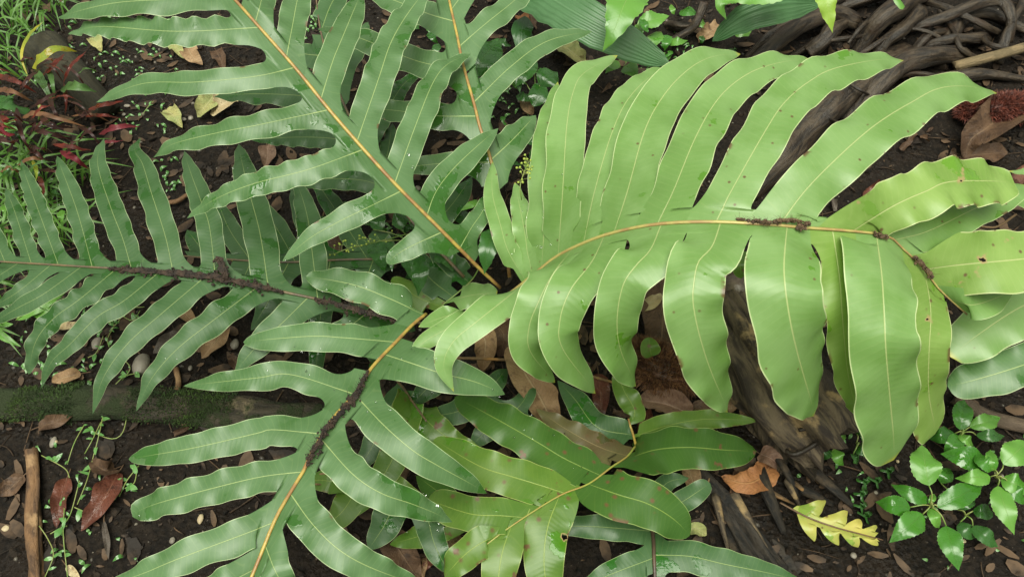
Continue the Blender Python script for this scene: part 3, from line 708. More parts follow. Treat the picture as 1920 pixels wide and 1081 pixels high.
dead([(1200, 582, .06), (1225, 565, .07), (1240, 550, .06)], 22, 'pale', 'small curled pale leaf on the broad brown leaf')
dead([(1350, 592, .04), (1385, 590, .06), (1418, 585, .04)], 30, 'pink', 'pinkish bark curl lying above the rotten log', kind='strap', stk=False)
dead([(893, 612, .05), (910, 640, .07), (905, 695, .02)], 44, 'tan', 'pointed tan leaf hanging beside the fern crown')
dead([(925, 600, .04), (945, 630, .06), (935, 670, .02)], 40, 'brown', 'brown leaf behind the pointed tan one by the crown')
dead([(1895, 205), (1850, 240, .06), (1820, 262, .05), (1808, 300)], 78, 'brown', 'big curled brown leaf near the right edge under the reddish rhizome', ruf=.015, camber=-.6)
dead([(1545, 200, .05), (1525, 225, .06), (1512, 250, .03)], 32, 'tan', 'small curled tan leaf caught between the roots', ruf=.012)
dead([(1800, 295), (1830, 290, .03), (1890, 285)], 40, 'brown', 'flat brown leaf below the big curled one')
dead([(405, 175), (385, 200, .03), (370, 220)], 40, 'yellow', 'pale yellow decayed leaf with brown specks between upper left lobes')
dead([(398, 205), (420, 195, .03), (440, 180)], 36, 'pale', 'cream coloured torn leaf beside the yellow decayed one')
dead([(312, 205), (328, 220, .02), (342, 240)], 30, 'yellow', 'yellow green holey leaf on the soil at the upper left')
dead([(352, 90), (362, 108, .02), (380, 122)], 32, 'tan', 'tan pointed leaf under the topmost lobe')
dead([(405, 95), (415, 115, .02), (420, 135)], 26, 'brown', 'curled brown leaf beside the tan pointed one')
dead([(320, 75), (335, 95, .02), (345, 110)], 28, 'yellow', 'lime yellow leaf scrap under the topmost lobe')
dead([(175, 70), (185, 85, .02), (190, 98)], 26, 'yellow', 'faded yellow leaf lying near the yellow croton leaf')
dead([(500, 272), (503, 290, .015), (497, 315)], 32, 'pink', 'pinkish brown leaf scrap in a gap of the upper left frond')
dead([(612, 445), (625, 460, .02), (642, 480)], 34, 'pink', 'pinkish dead leaf beside the budding weed')
dead([(107, 608), (125, 612, .015), (150, 605)], 20, 'pale', 'thin pale leaf on dark soil left of the drooping lobes')
dead([(152, 700), (125, 706, .02), (97, 715)], 24, 'tan', 'tan boat shaped leaf on the soil above the mossy log')
dead([(423, 615), (405, 640, .03), (378, 672)], 32, 'tan', 'twisted tan leaf below the left frond', ruf=.012)
dead([(335, 622), (315, 640, .015), (287, 662)], 26, 'grey', 'greyish rotting leaf on the soil below the left frond')
dead([(340, 575), (352, 592, .02), (368, 608)], 28, 'tan', 'tan leaf scrap beneath the left frond')
dead([(126, 895), (113, 940, .015), (106, 990)], 34, 'red', 'dark red oval leaf lying beside the broken stick')
dead([(222, 885), (195, 935, .02), (152, 995)], 44, 'red', 'glossy dark red leaf lying right of the oval one')
dead([(215, 878), (195, 880, .03), (172, 864)], 30, 'brown', 'folded brown leaf at the top of the glossy red leaf', fold=.7)
dead([(72, 800), (105, 790, .02), (140, 775)], 26, 'brown', 'crinkled brown leaf below the mossy log')
dead([(45, 890), (25, 910, .01), (0, 930)], 36, 'brown', 'brown leaf at the left edge below the mossy log')
dead([(195, 975), (200, 1010, .01), (204, 1048)], 14, 'grey', 'narrow grey leaf strip pointing down at the lower left', kind='lance')
dead([(730, 1002, .05), (755, 1040, .06), (785, 1085, .02)], 60, 'brown', 'large blotched brown leaf between the fronds at the bottom')
dead([(858, 1000, .03), (835, 1025, .05), (815, 1055, .02)], 40, 'tan', 'curled tan leaf beside the spotted frond at the bottom')
dead([(588, 900, .08), (610, 898, .09), (630, 905, .08)], 22, 'tan', 'small oval tan leaf behind the lower left midrib')
dead([(1055, 85), (1075, 100, .04), (1100, 118)], 38, 'yellow', 'torn yellow leaf below the broad pleated leaf')
dead([(1310, 75), (1330, 60, .04), (1352, 48)], 24, 'tan', 'tan bark strip near the forked root at the top', kind='strap', stk=False)
dead([(975, 30), (985, 45, .03), (998, 58)], 26, 'orange', 'orange brown leaf scrap at the left of the broad pleated leaf')
dead([(985, 190), (990, 205, .02), (1000, 215)], 24, 'tan', 'small tan scrap beside the top frond lobes')
dead([(125, 1060), (135, 1070, .01), (150, 1085)], 18, 'pale', 'tiny pale leaf at the bottom left edge')
rl = random.Random(5)
LAND = [('the croton', 75, 225), ('the mossy log', 180, 760), ('the broken stick', 65, 960), ('the glossy red leaf', 190, 940), ('the oval pebble', 265, 683), ('the left frond midrib', 330, 512), ('the upper left frond', 520, 200), ('the top frond', 890, 180), ('the fern crown', 930, 590),
        ('the lower left frond', 600, 880), ('the spotted fern', 1100, 910), ('the woolly rhizome', 1240, 690), ('the rotten log', 1450, 720), ('the crumbling log', 1370, 985), ('the yellow dead frond', 1560, 980), ('the glossy plants', 1790, 930), ('the tree roots', 1680, 90), ('the pale frond tip', 1760, 540), ('the big curled leaf', 1850, 255), ('the pleated leaf', 1130, 70), ('the bottom frond', 1226, 1040), ('the budding weed', 650, 465), ('the large brown leaf', 755, 1040), ('the pale frond', 1320, 420), ('the yellow decayed leaf', 385, 200)]
USED = {}
def where(x, y, head):
    best = sorted(LAND, key=lambda q: (q[1] - x) ** 2 + (q[2] - y) ** 2)
    for nm, lx, ly in best[:5]:
        dx, dy = x - lx, y - ly; d = math.hypot(dx, dy)
        far = 'just' if d < 70 else ('some way' if d < 150 else 'well')
        dr = ('right of' if dx > 0 else 'left of') if abs(dx) > 1.8 * abs(dy) else (('below' if dy > 0 else 'above') if abs(dy) > 1.8 * abs(dx) else ('below and right of' if dx > 0 else 'below and left of') if dy > 0 else ('above and right of' if dx > 0 else 'above and left of'))
        t = '%s %s %s %s' % (head, far, dr, nm)
        if t not in USED: break
    USED[t] = 1
    return t
spots_ = [(1080, 640), (1160, 760), (1230, 730), (1330, 760), (1290, 560), (1400, 640), (1100, 720), (1200, 800), (1330, 860), (1450, 880), (1400, 930), (960, 730), (900, 650), (1480, 330), (1600, 330), (1700, 270), (1780, 350), (1550, 280), (1650, 380), (700, 860), (800, 880), (750, 1040), (830, 1050)]
COLS = ['brown', 'brown', 'brown', 'brown', 'grey', 'brown', 'brown', 'tan', 'red']
for k in range(110):
    px, py = rl.uniform(-60, 1980), rl.uniform(-40, 1081)
    if k % 2: px, py = rl.choice(spots_); px += rl.uniform(-45, 45); py += rl.uniform(-40, 40)
    if px > 1480 and py > 760 and rl.random() < .75: continue
    if px < 320 and py > 560 and rl.random() < .7: continue
    a = rl.uniform(0, 6.28); l = rl.choice([8, 10, 12, 16, 22, 30])
    cc_ = rl.choice(COLS); kd_ = rl.choice(['ovate', 'lance', 'blunt', 'strap', 'acute'])
    hd_ = {'brown': 'brown', 'tan': 'tan', 'grey': 'greyish', 'red': 'dark red'}[cc_] + {'ovate': ' oval', 'lance': ' narrow', 'blunt': ' blunt', 'strap': ' strap-shaped', 'acute': ' pointed'}[kd_] + (' dry leaf' if l > 18 else ' leaf scrap')
    dead([(px - math.cos(a) * l, py - math.sin(a) * l), (px, py, .016), (px + math.cos(a) * l, py + math.sin(a) * l)], l * rl.uniform(.55, 1.0), cc_,
         where(px, py, hd_), stk=False, ruf=.014, kind=kd_, serr=rl.choice([3, 4, 6]), twist=rl.uniform(-.8, .8), group='small dry leaves in the litter')

# ------------------------------------------------------------------ wood
def wood_mat(name, a, b, c, moss=None, mosscut=0.5, rough=0.75, grain=14.0):
    s = NT(name); co = s.obj(); lf = s.attr('lf'); sp = s.n('SeparateXYZ'); s.l(lf.outputs['Vector'], sp.inputs[0])
    cb = s.n('CombineXYZ'); s.l(s.math('MULTIPLY', sp.outputs[1], grain), cb.inputs[0]); s.l(s.math('MULTIPLY', sp.outputs[2], grain * 5), cb.inputs[1])
    g = s.noise(cb.outputs[0], 1.0, 6, 0.65, 0.4); n = s.noise(co, 18, 5); f = s.noise(co, 120, 4)
    col = s.mix(s.step(g, 0.38, 0.62), a, b); col = s.mix(s.step(n, 0.55, 0.68), col, c)
    h = s.math('ADD', s.math('MULTIPLY', g, 1.0), s.math('MULTIPLY', f, 0.35))
    rg = rough
    if moss:
        m = s.step(s.math('ADD', s.noise(co, 9, 5, 0.65), s.math('MULTIPLY', f, 0.15)), mosscut, mosscut + 0.1); col = s.mix(m, col, moss)
        h = s.math('ADD', h, s.math('MULTIPLY', m, s.noise(co, 320, 3)))
    return s.finish(col, rg, s.bump(h, 0.9, 0.007), spec=0.3)
def log(name, P, rad, mat, parent=None, n=50, sides=26, groove=0.25, lump=0.2, seed=0, ends=0.3, squash=0.9):
    cv = crom(P, 30); V, F, LF = [], [], []
    up = Vector((0, 0, 1)); sv = Vector((seed * 3.1, seed * 1.7, 0))
    for i in range(n + 1):
        s = i / n; p = samp(cv, s); T = tang(cv, s); A = T.cross(up)
        if A.length < .05: A = T.cross(Vector((0, 1, 0)))
        A.normalize(); B = A.cross(T).normalized(); r = rad(s) if callable(rad) else rad
        for k in range(sides):
            a = 2 * math.pi * k / sides
            g = mnoise.noise(Vector((math.cos(a) * 3.2, math.sin(a) * 3.2, s * cv[2] * 5)) + sv) + 0.6 * mnoise.noise(Vector((math.cos(a) * 8, math.sin(a) * 8, s * cv[2] * 7)) + sv)
            l = mnoise.noise(p * 9 + sv + Vector((math.cos(a), math.sin(a), 0)))
            e = mnoise.noise(Vector((math.cos(a) * 4, math.sin(a) * 4, 9)) + sv)
            rr = r * (1 + groove * g + lump * l)
            q = p + A * math.cos(a) * rr + B * math.sin(a) * rr * squash
            if i in (0, n): q += T * (r * ends * e * 2)
            V.append(q); LF += [s, s * cv[2], a * r]
    for i in range(n):
        for k in range(sides):
            k2 = (k + 1) % sides; F.append(((i + 1) * sides + k, (i + 1) * sides + k2, i * sides + k2, i * sides + k))
    for i, rev in ((0, True), (n, False)):
        c = sum((V[i * sides + k] for k in range(sides)), Vector()) / sides; V.append(c); LF += [0, 0.5, 0.5]; ci = len(V) - 1
        for k in range(sides):
            t = (i * sides + k, i * sides + (k + 1) % sides, ci); F.append(t if rev else t[::-1])
    return mk(name, V, F, mat, parent, loc=P[0], attrs={'lf': ('FLOAT_VECTOR', LF)})
MAT['rot'] = wood_mat('rotten_wood', (0.020, 0.014, 0.010), (0.088, 0.066, 0.040), (0.21, 0.145, 0.07), grain=13)
MAT['rot_dark'] = wood_mat('rotten_dark_wood', (0.004, 0.0035, 0.003), (0.022, 0.017, 0.012), (0.040, 0.028, 0.016), grain=20)
MAT['mossy'] = wood_mat('mossy_bark', (0.016, 0.013, 0.008), (0.030, 0.024, 0.014), (0.13, 0.10, 0.06), moss=(0.014, 0.022, 0.005), mosscut=0.50)
MAT['root'] = wood_mat('root_bark', (0.010, 0.007, 0.005), (0.042, 0.030, 0.019), (0.024, 0.014, 0.008), rough=0.5, grain=14)
MAT['stick'] = wood_mat('peeling_stick', (0.13, 0.070, 0.032), (0.040, 0.022, 0.012), (0.21, 0.13, 0.065))
MAT['splinter'] = wood_mat('splintered_wood', (0.12, 0.075, 0.035), (0.055, 0.035, 0.02), (0.24, 0.125, 0.04), grain=20)
lg = log('rotten_log', [atg(1365, 585, .03), atg(1420, 665, .05), atg(1480, 745, .05), atg(1548, 822, .03)], lambda s: .072 + .045 * s, MAT['rot'], n=110, sides=60, groove=.42, lump=.35, seed=1)
tag(lg, 'grey weathered rotten log lying under the pale frond lobes', 'log')
lg = log('rotten_log', [atg(1300, 895, -.03), atg(1370, 975, -.02), atg(1450, 1100, -.02)], 0.046, MAT['rot_dark'], n=90, sides=54, groove=.6, lump=.4, seed=2)  # near-black colour carries the darkness of a hollow with soil and bark
tag(lg, 'nearly black crumbling log beside the bottom frond', 'log')
lg = log('fallen_log', [atg(-160, 762, .005), atg(0, 760, .01), atg(160, 752, .01), atg(330, 765, .01), atg(480, 775, .0), atg(600, 790, -.02)], lambda s: .036 - .006 * s, MAT['mossy'], n=140, sides=30, groove=.22, lump=.5, seed=3)
tag(lg, 'thin mossy fallen log lying across the soil at left', 'log')
def tufts(name, pts, n, ln, wd, mat, parent, up=(0, 0, 1), spread=1.0, kind=None):
    V, F = [], []
    for _ in range(n):
        p, nr = rl.choice(pts)
        p = p + Vector((rl.uniform(-1, 1), rl.uniform(-1, 1), rl.uniform(-.3, .3))) * spread
        d = (nr + Vector((rl.uniform(-.7, .7), rl.uniform(-.7, .7), rl.uniform(-.3, .5)))).normalized() * ln * rl.uniform(.5, 1.2)
        sd_ = d.cross(Vector((rl.uniform(-1, 1), rl.uniform(-1, 1), rl.uniform(-1, 1)))).normalized() * wd
        o = len(V); V += [p - sd_, p + sd_, p + d * .55 + sd_ * .7, p + d * .55 - sd_ * .7, p + d + Vector((0, 0, -ln * .15))]
        F += [(o, o + 1, o + 2, o + 3), (o + 3, o + 2, o + 4)]
    o = mk(name, V, F, mat, parent); 
    if kind: o['kind'] = kind
    return o
def surf(o, cond=None):
    me = o.data; off = OFF[o.name]
    return [(v.co + off, v.normal.copy()) for v in me.vertices if (cond is None or cond(v))]
MAT['moss'] = plain_mat('moss', (0.010, 0.026, 0.003), (0.034, 0.065, 0.008), 14, 0.8)
ms = [q for q in surf(lg, lambda v: v.normal.z > .1) if mnoise.noise(q[0] * 9) > .02 and -1.12 < q[0].x < -.6]
tufts('moss', ms, 6000, .007, .0009, MAT['moss'], lg, spread=.006, kind='stuff')
st = log('broken_stick', [atg(58, 842, .012), atg(64, 900, .012), atg(66, 985, .012), atg(70, 1110, .012)], .0115, MAT['stick'], n=110, sides=16, groove=.5, lump=.8, seed=4)
tag(st, 'broken brown stick with flaking bark at the lower left', 'stick')
# roots at the upper right
roots = thing('tree_roots', atg(1650, 90), 'tangle of thick brown tree roots at the upper right', 'roots')
for i, (pts, r) in enumerate([
 ([(1405, 125, .03), (1440, 97, .05), (1473, 67, .07), (1523, 37, .07), (1565, 28, .05), (1600, 40, .02)], 17),
 ([(1600, 110, .0), (1627, 67, .05), (1653, 37, .08), (1687, 14, .08), (1730, -15, .05)], 18),
 ([(1640, 110, .02), (1660, 80, .05), (1690, 57, .07), (1715, 30, .05), (1725, 15, .0)], 15),
 ([(1700, 55, .02), (1760, 37, .05), (1807, 17, .07), (1847, 4, .08), (1880, 4, .08), (1897, 33, .07), (1890, 80, .02)], 10),
 ([(1590, 235, .0), (1623, 187, .04), (1653, 150, .06), (1687, 120, .07), (1740, 104, .06), (1810, 104, .02)], 20),
 ([(1400, 360, -.02), (1453, 307, .03), (1490, 265, .04), (1540, 217, .05), (1590, 170, .05), (1640, 130, .03), (1700, 100, .0)], 30),
 ([(1720, 90, .02), (1775, 74, .05), (1825, 72, .04), (1850, 70, .0)], 11),
 ([(1710, 100, .03), (1740, 68, .05), (1775, 58, .02)], 8),
 ([(1590, 82, .07), (1613, 53, .09), (1632, 35, .06)], 4),
 ([(1400, 110, .0), (1440, 70, .05), (1485, 42, .06), (1520, 10, .05)], 11),
 ([(1515, 100, .02), (1545, 78, .05), (1560, 60, .05), (1590, 40, .02)], 16),
 ([(1250, 105, .0), (1260, 78, .03), (1293, 57, .05), (1307, 40, .07), (1320, 5, .10)], 8),
 ([(1255, 48, .0), (1275, 50, .03), (1300, 50, .03)], 9),
 ([(1595, 158, .09), (1615, 170, .09), (1630, 178, .06)], 3),
 ([(1540, 210, .08), (1555, 222, .08), (1570, 232, .05)], 4),
 ([(1560, 20, .02), (1640, -10, .05), (1720, -30, .05)], 16),
 ([(1760, 130, .0), (1800, 40, .03), (1850, 25, .03), (1930, 60, .02)], 13),
 ([(1560, 150, .0), (1600, 110, .05), (1660, 70, .06), (1700, 30, .02)], 5),
 ([(1620, 30, .0), (1680, 50, .05), (1740, 60, .06), (1800, 95, .02)], 4),
 ([(1760, 20, .0), (1790, 60, .05), (1800, 90, .06), (1830, 110, .02)], 5),
 ([(1830, 50, .0), (1850, 80, .05), (1880, 90, .06), (1920, 100, .02)], 6),
 ([(1480, 110, .0), (1530, 80, .05), (1600, 70, .06), (1650, 60, .02)], 5),
 ([(1700, 0, .0), (1760, 10, .05), (1830, 40, .06), (1870, 60, .02)], 7),
 ([(1440, 40, .0), (1500, 15, .05), (1560, 5, .06), (1620, -20, .02)], 7),
 ([(1870, 120, .0), (1890, 60, .05), (1910, 20, .06), (1930, -20, .02)], 8),
 ([(1650, 160, .0), (1700, 140, .05), (1740, 140, .06), (1790, 150, .02)], 5),
 ([(1700, 160, .0), (1760, 150, .02), (1840, 140, .02), (1930, 150, .0)], 12),
]):
    P = [atg(*p) for p in pts]; log('root', P, lambda s, r=r * mpp(P[1]), f=rl.choice([-1, 1]): r * (.95 + .35 * f * (s - .5)) * (1 + .25 * mnoise.noise(Vector((s * 5, r * 900, i)))), MAT['root'], roots, n=36, sides=14, groove=.16, lump=.42, seed=10 + i, ends=.2)
br = log('branch', [atg(1790, 125, .03), atg(1857, 107, .05), atg(1925, 88, .06), atg(2000, 66, .05)], .0145, wood_mat('branch_bark', (0.10, 0.075, 0.04), (0.16, 0.115, 0.06), (0.08, 0.06, 0.03)), n=30, sides=14, groove=.06, lump=.1, seed=40)
tag(br, 'straight light brown branch resting on the roots at the right edge', 'branch')
br = log('branch', [atg(1900, 345, .03), atg(1925, 320, .03), atg(1990, 290, .02)], .018, wood_mat('red_bark', (0.10, 0.04, 0.025), (0.07, 0.03, 0.02), (0.13, 0.06, 0.035)), n=16, sides=12, groove=.06, lump=.1, seed=41)
tag(br, 'reddish branch stub at the right edge beside the pale lobe', 'branch')
br = log('branch', [atg(1790, 745, .015), atg(1850, 780, .015), atg(1925, 800, .015), atg(2000, 818, .01)], .016, wood_mat('dull_bark', (0.055, 0.038, 0.026), (0.085, 0.06, 0.04), (0.05, 0.035, 0.022)), n=24, sides=12, groove=.06, lump=.12, seed=42)
tag(br, 'dull brown branch on the soil behind the glossy plant', 'branch')
for i, (a, b, r, c, lb) in enumerate([
 ((1505, 846), (1535, 872), 7, 'splinter', 'orange wood splinter below the rotten log end'),
 ((1455, 850), (1500, 930), 9, 'rot_dark', 'dark wood splinter slanting below the log'),
 ((1510, 868), (1535, 905), 7, 'splinter', 'short brown splinter beside the orange one'),
 ((1475, 900), (1500, 948), 7, 'rot', 'grey splinter pointing down at the dark log'),
 ((1440, 920), (1490, 945), 6, 'splinter', 'thin pale splinter above the yellow frond'),
 ((1500, 915), (1560, 945), 10, 'rot_dark', 'reddish dark chunk of wood above the yellow frond'),
 ((1490, 905), (1515, 925), 5, 'splinter', 'tiny brown splinter among the dark chips'),
 ((1425, 890), (1470, 1000), 14, 'rot_dark', 'long black splinter beside the crumbling log'),
 ((1520, 880), (1600, 950), 12, 'rot_dark', 'black slab of rotten wood above the yellow frond'),
 ((1340, 930), (1365, 1030), 9, 'rot', 'grey bark ridge on the crumbling log'),
 ((1375, 925), (1440, 1030), 9, 'rot', 'slanting grey bark ridge at the crumbling log'),
]):
    P = [atg(a[0], a[1], .02), atg((a[0] + b[0]) / 2, (a[1] + b[1]) / 2, .03), atg(b[0], b[1], .01)]
    tag(log('wood_splinter', P, lambda s, r=r: r * .0011 * (1.1 - .7 * s), MAT[c], n=14, sides=8, groove=.3, lump=.2, seed=50 + i, ends=.8, squash=.6), lb, 'splinter')
vn = stalk('vine_stem', [(1562, 720, .10), (1562, 765, .12), (1568, 785, .12), (1540, 822, .11), (1500, 848, .10), (1480, 850, .09), (1474, 842, .085)], .0052, MAT['root'], n=30, sides=8, lump=.1)
tag(vn, 'bent grey woody vine stem crossing the end of the rotten log', 'vine')
vn = stalk('vine_stem', [(1497, 806, .12), (1520, 800, .13), (1545, 780, .12)], .004, MAT['root'], n=14, sides=7, lump=.1)
tag(vn, 'short woody tendril on top of the rotten log end', 'vine')
for pts, r, lb in [
 ([(850, 671, .05), (900, 672, .06), (965, 675, .05)], .0035, 'thin brown twig lying beside the fern crown'),
 ([(1085, 697, .04), (1120, 708, .05), (1180, 725, .04)], .003, 'thin tan twig between the hanging pale lobes'),
 ([(1130, 672, .05), (1150, 690, .05)], .0018, 'short pale twig above the green upright lobe'),
 ([(300, 380, .01), (330, 378, .015), (352, 365, .01)], .006, 'bent brown twig on the soil between left lobes'),
 ([(1905, 402, .10), (1870, 425, .12), (1840, 425, .12)], .003, 'grey twig beside the right hand lobes'),
 ([(330, 690, .01), (335, 720, .015), (325, 745, .01)], .007, 'reddish brown twig above the mossy log'),
 ([(620, 365, .02), (600, 420, .02)], .003, 'thin twig below the upper left frond'),
 ([(1330, 895, .05), (1318, 940, .03)], .002, 'thin grass stalk in front of the crumbling log'),
]: tag(stalk('twig', pts, r, MAT['splinter'] if r < .004 else MAT['stick'], lump=.15), lb, 'twig')
# dark olive stump behind the red-leaved plant
sp_ = log('stump', [atg(85, 95, .05), atg(140, 150, .06), atg(200, 215, .02)], lambda s: .062 - .02 * s, wood_mat('olive_bark', (0.016, 0.015, 0.008), (0.026, 0.023, 0.012), (0.012, 0.010, 0.006)), n=30, sides=24, groove=.08, lump=.1, seed=60)
tag(sp_, 'dull olive stump behind the red-leaved plant', 'stump')
# hairy rhizomes
MAT['hair'] = plain_mat('rhizome_hair', (0.085, 0.035, 0.014), (0.030, 0.014, 0.008), 40, 0.6, 0.3)
MAT['hair2'] = plain_mat('rhizome_hair_tips', (0.16, 0.075, 0.032), (0.045, 0.020, 0.010), 60, 0.6, 0.3)
MAT['hair_red2'] = plain_mat('rhizome_hair_red_tips', (0.17, 0.045, 0.028), (0.05, 0.016, 0.012), 60, 0.6, 0.3)
MAT['hair_red'] = plain_mat('rhizome_hair_red', (0.10, 0.028, 0.018), (0.045, 0.013, 0.01), 40, 0.6, 0.3)
for pts, r, mt, lb in [([(1185, 660, .02), (1240, 690, .04), (1300, 705, .02)], .048, 'hair', 'brown woolly rhizome under the hanging pale lobes'),
                       ([(1800, 205, .02), (1860, 207, .04), (1940, 205, .03)], .036, 'hair_red', 'reddish woolly rhizome at the right edge below the branch')]:
    rz = log('rhizome', [atg(*p) for p in pts], lambda s, r=r: r * (0.35 + 0.65 * math.sin(math.pi * (.1 + .8 * s))), MAT[mt], n=24, sides=20, groove=.05, lump=.2, seed=70)
    tag(rz, lb, 'rhizome'); tufts('hair', surf(rz, lambda v: v.normal.z > -.3), 7000, .022, .0011, MAT[mt + '2'], rz, spread=.005, kind='stuff')
fr_ = leaf('leaflet', [(1222, 668, .09), (1218, 650, .11), (1217, 632, .11)], 38, MAT['fern_young'], kind='ovate', camber=-.3)
tag(fr_, 'single small green leaflet with a pale dry edge on the woolly rhizome', 'leaflet')
fg = log('bark_curl', [atg(1358, 608, .04), atg(1385, 615, .05), atg(1408, 612, .04)], .016, MAT['splinter'], n=16, sides=14, groove=.05, lump=.1, squash=.35, seed=80)
tag(fg, 'flat brown bark plate on the upper end of the rotten log', 'bark')
fg = log('husk', [atg(1358, 520, .05), atg(1385, 545, .06), atg(1392, 578, .04)], lambda s: .040 * math.sin(math.pi * (.15 + .7 * s)), plain_mat('wet_husk', (0.055, 0.038, 0.028), (0.11, 0.08, 0.06), 30, 0.18, 0.5), n=20, sides=18, groove=.06, lump=.12, seed=81)
tag(fg, 'wet shiny brown husk above the rotten log', 'husk')

# ------------------------------------------------------------------ litter caught on the fronds
MAT['rotlit'] = plain_mat('black_litter', (0.010, 0.007, 0.005), (0.035, 0.020, 0.012), 60, 0.85, 0.9)
def litter(pts, wpx, label, extra=()):
    P = [at(*p) for p in pts]; cv = crom(P, 20); n = int(cv[2] / .0006); C, S = [], []
    for i in range(n):
        s = rl.random(); p = samp(cv, s); T = tang(cv, s); Lt = T.cross(Vector((0, 0, 1))).normalized()
        hw = wpx * .5 * mpp(p) * (0.65 + 0.9 * mnoise.noise(p * 30)) * min(1, 8 * s + .25, 8 * (1 - s) + .25)
        g_ = rl.gauss(0, .5); q = p + Lt * g_ * hw; C.append((q.x, q.y, q.z + rl.uniform(-.002, .003) - .004 * abs(g_))); S.append(rl.choice([.0011, .0014, .0018, .0024, .0034]))
    V, F = blobs(C, S, .8, .4)
    v, f = tube(cv, lambda s: wpx * .17 * mpp(P[0]) * min(1, 6 * s + .15, 6 * (1 - s) + .15), 40, 8, lump=.9, lscale=70, squash=.3); o = len(V); V += [tuple(x) for x in v]; F += [tuple(i + o for i in q) for q in f]
    ob = mk('litter_clump', V, F, MAT['rotlit'], loc=P[0], smooth=False); tag(ob, label, 'litter')
    tufts('rootlets', [(Vector(c), Vector((0, 0, .3))) for c in C], n // 2, .016, .0003, MAT['rotlit'], ob, spread=.002, kind='stuff')
    return ob
litter([(205, 503, .322), (300, 509, .327), (360, 514, .325), (400, 519, .322), (480, 534, .307), (530, 547, .292)], 34, 'crumbly dark litter lying along the midrib of the left frond')
litter([(405, 480, .335), (416, 500, .33), (425, 522, .325)], 36, 'small heap of dark litter at the base of a left frond lobe')
litter([(590, 560, .285), (640, 572, .275), (700, 588, .262), (765, 606, .25)], 26, 'black litter strip under the wet lobe at the crown')
litter([(690, 694, .338), (667, 737, .36), (645, 765, .372), (623, 790, .385), (605, 812, .395), (583, 855, .405), (576, 870, .408)], 25, 'dark litter lying on the midrib of the lower left frond')
MAT_save = MAT['rotlit']; MAT['rotlit'] = plain_mat('withered_bits', (0.10, 0.06, 0.03), (0.05, 0.03, 0.018), 60, 0.8, 0.8)
litter([(1380, 410, .632), (1440, 416, .645), (1480, 412, .642), (1520, 420, .635)], 5, 'withered brown thread along the midrib of the pale frond')
litter([(1495, 424, .638), (1512, 430, .635)], 14, 'withered brown knot on the midrib of the pale frond')
litter([(1640, 436, .60), (1665, 446, .588)], 12, 'withered scar where the pale frond midrib bends')
litter([(1715, 480, .545), (1735, 500, .53), (1750, 520, .51)], 8, 'withered brown scraps beside the bent midrib of the pale frond')
MAT['rotlit'] = MAT_save

# ------------------------------------------------------------------ small plants
GL = leaf_mat('glossy_leaf', (0.045, 0.155, 0.016), (0.030, 0.115, 0.012), (0.030, 0.12, 0.010), (0.08, 0.19, 0.03), (0.09, 0.20, 0.04), wet_lo=0.56, rough=0.24, vsp=0.010, vang=0.7, vbump=0.9, tcol=(0.08, 0.30, 0.01), spec=0.55)
GLS = leaf_mat('fresh_leaf', (0.10, 0.235, 0.035), (0.07, 0.19, 0.025), (0.05, 0.17, 0.015), (0.17, 0.29, 0.07), (0.16, 0.28, 0.07), wet_lo=0.6, rough=0.33, vsp=0.010, vang=0.7, vbump=0.8, tcol=(0.18, 0.42, 0.02))
LG = leaf_mat('lime_leaf', (0.22, 0.33, 0.035), (0.17, 0.29, 0.03), (0.12, 0.25, 0.02), (0.30, 0.38, 0.08), (0.28, 0.36, 0.07), wet_lo=0.7, rough=0.4, vang=0.7, tcol=(0.35, 0.55, 0.03))
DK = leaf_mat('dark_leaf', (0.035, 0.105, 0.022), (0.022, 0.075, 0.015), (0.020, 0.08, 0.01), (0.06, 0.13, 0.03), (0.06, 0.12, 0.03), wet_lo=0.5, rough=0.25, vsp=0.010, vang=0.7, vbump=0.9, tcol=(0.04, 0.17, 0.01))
PL = leaf_mat('pleated_leaf', (0.060, 0.140, 0.055), (0.035, 0.100, 0.030), (0.03, 0.09, 0.02), (0.10, 0.19, 0.09), (0.07, 0.14, 0.06), wet_lo=0.62, rough=0.36, vsp=0.013, vbump=1.0, tcol=(0.05, 0.2, 0.02), pleat=True, vein_w=0.03)
def plant(name, base, leaves, label, cat, mat, stem=None, kind='leafy', serr=14, stemr=.0022, h=0.10, group=None):
    b = atg(*base); t = thing(name, b, label, cat, group)
    for lf_ in leaves:
        pts, wd = lf_[0], lf_[1]; m_ = lf_[2] if len(lf_) > 2 and lf_[2] else mat; kk = lf_[3] if len(lf_) > 3 else {}
        if len(pts) == 2:
            (x0, y0), (x1, y1) = pts; hh = kk.get('h', h)
            P3 = [(x0, y0, hh), ((x0 + x1) / 2, (y0 + y1) / 2, hh + .012), (x1, y1, hh - .012)]
        else: P3 = [p if len(p) == 3 else (p[0], p[1], kk.get('h', h)) for p in pts]
        leaf('leaf', P3, wd, m_, t, kind=kk.get('kind', kind), serr=kk.get('serr', serr), ruf=kk.get('ruf', .0035), camber=kk.get('camber', .22), fold=kk.get('fold', rl.uniform(.1, .4)), edge=.03, rows=kk.get('rows', 28 if serr else 16), twist=kk.get('twist', 0))
        if stem and name != 'croton':
            a = P3[0]; c = Vector(atg(*a)); s0 = atg(stem[0], stem[1], stem[2])
            v, f = tube(crom([Vector(s0), (Vector(s0) + c) / 2 + Vector((0, 0, .01)), c], 8), stemr * .6, 8, 5); mk('leaf_stalk', v, f, MAT['stem_green'], t)
    if stem:
        v, f = tube(crom([b, (b + atg(*stem)) / 2 + Vector((.004, 0, 0)), atg(*stem)], 8), stemr, 8, 6); mk('stem', v, f, MAT['stem_green'], t)
    return t
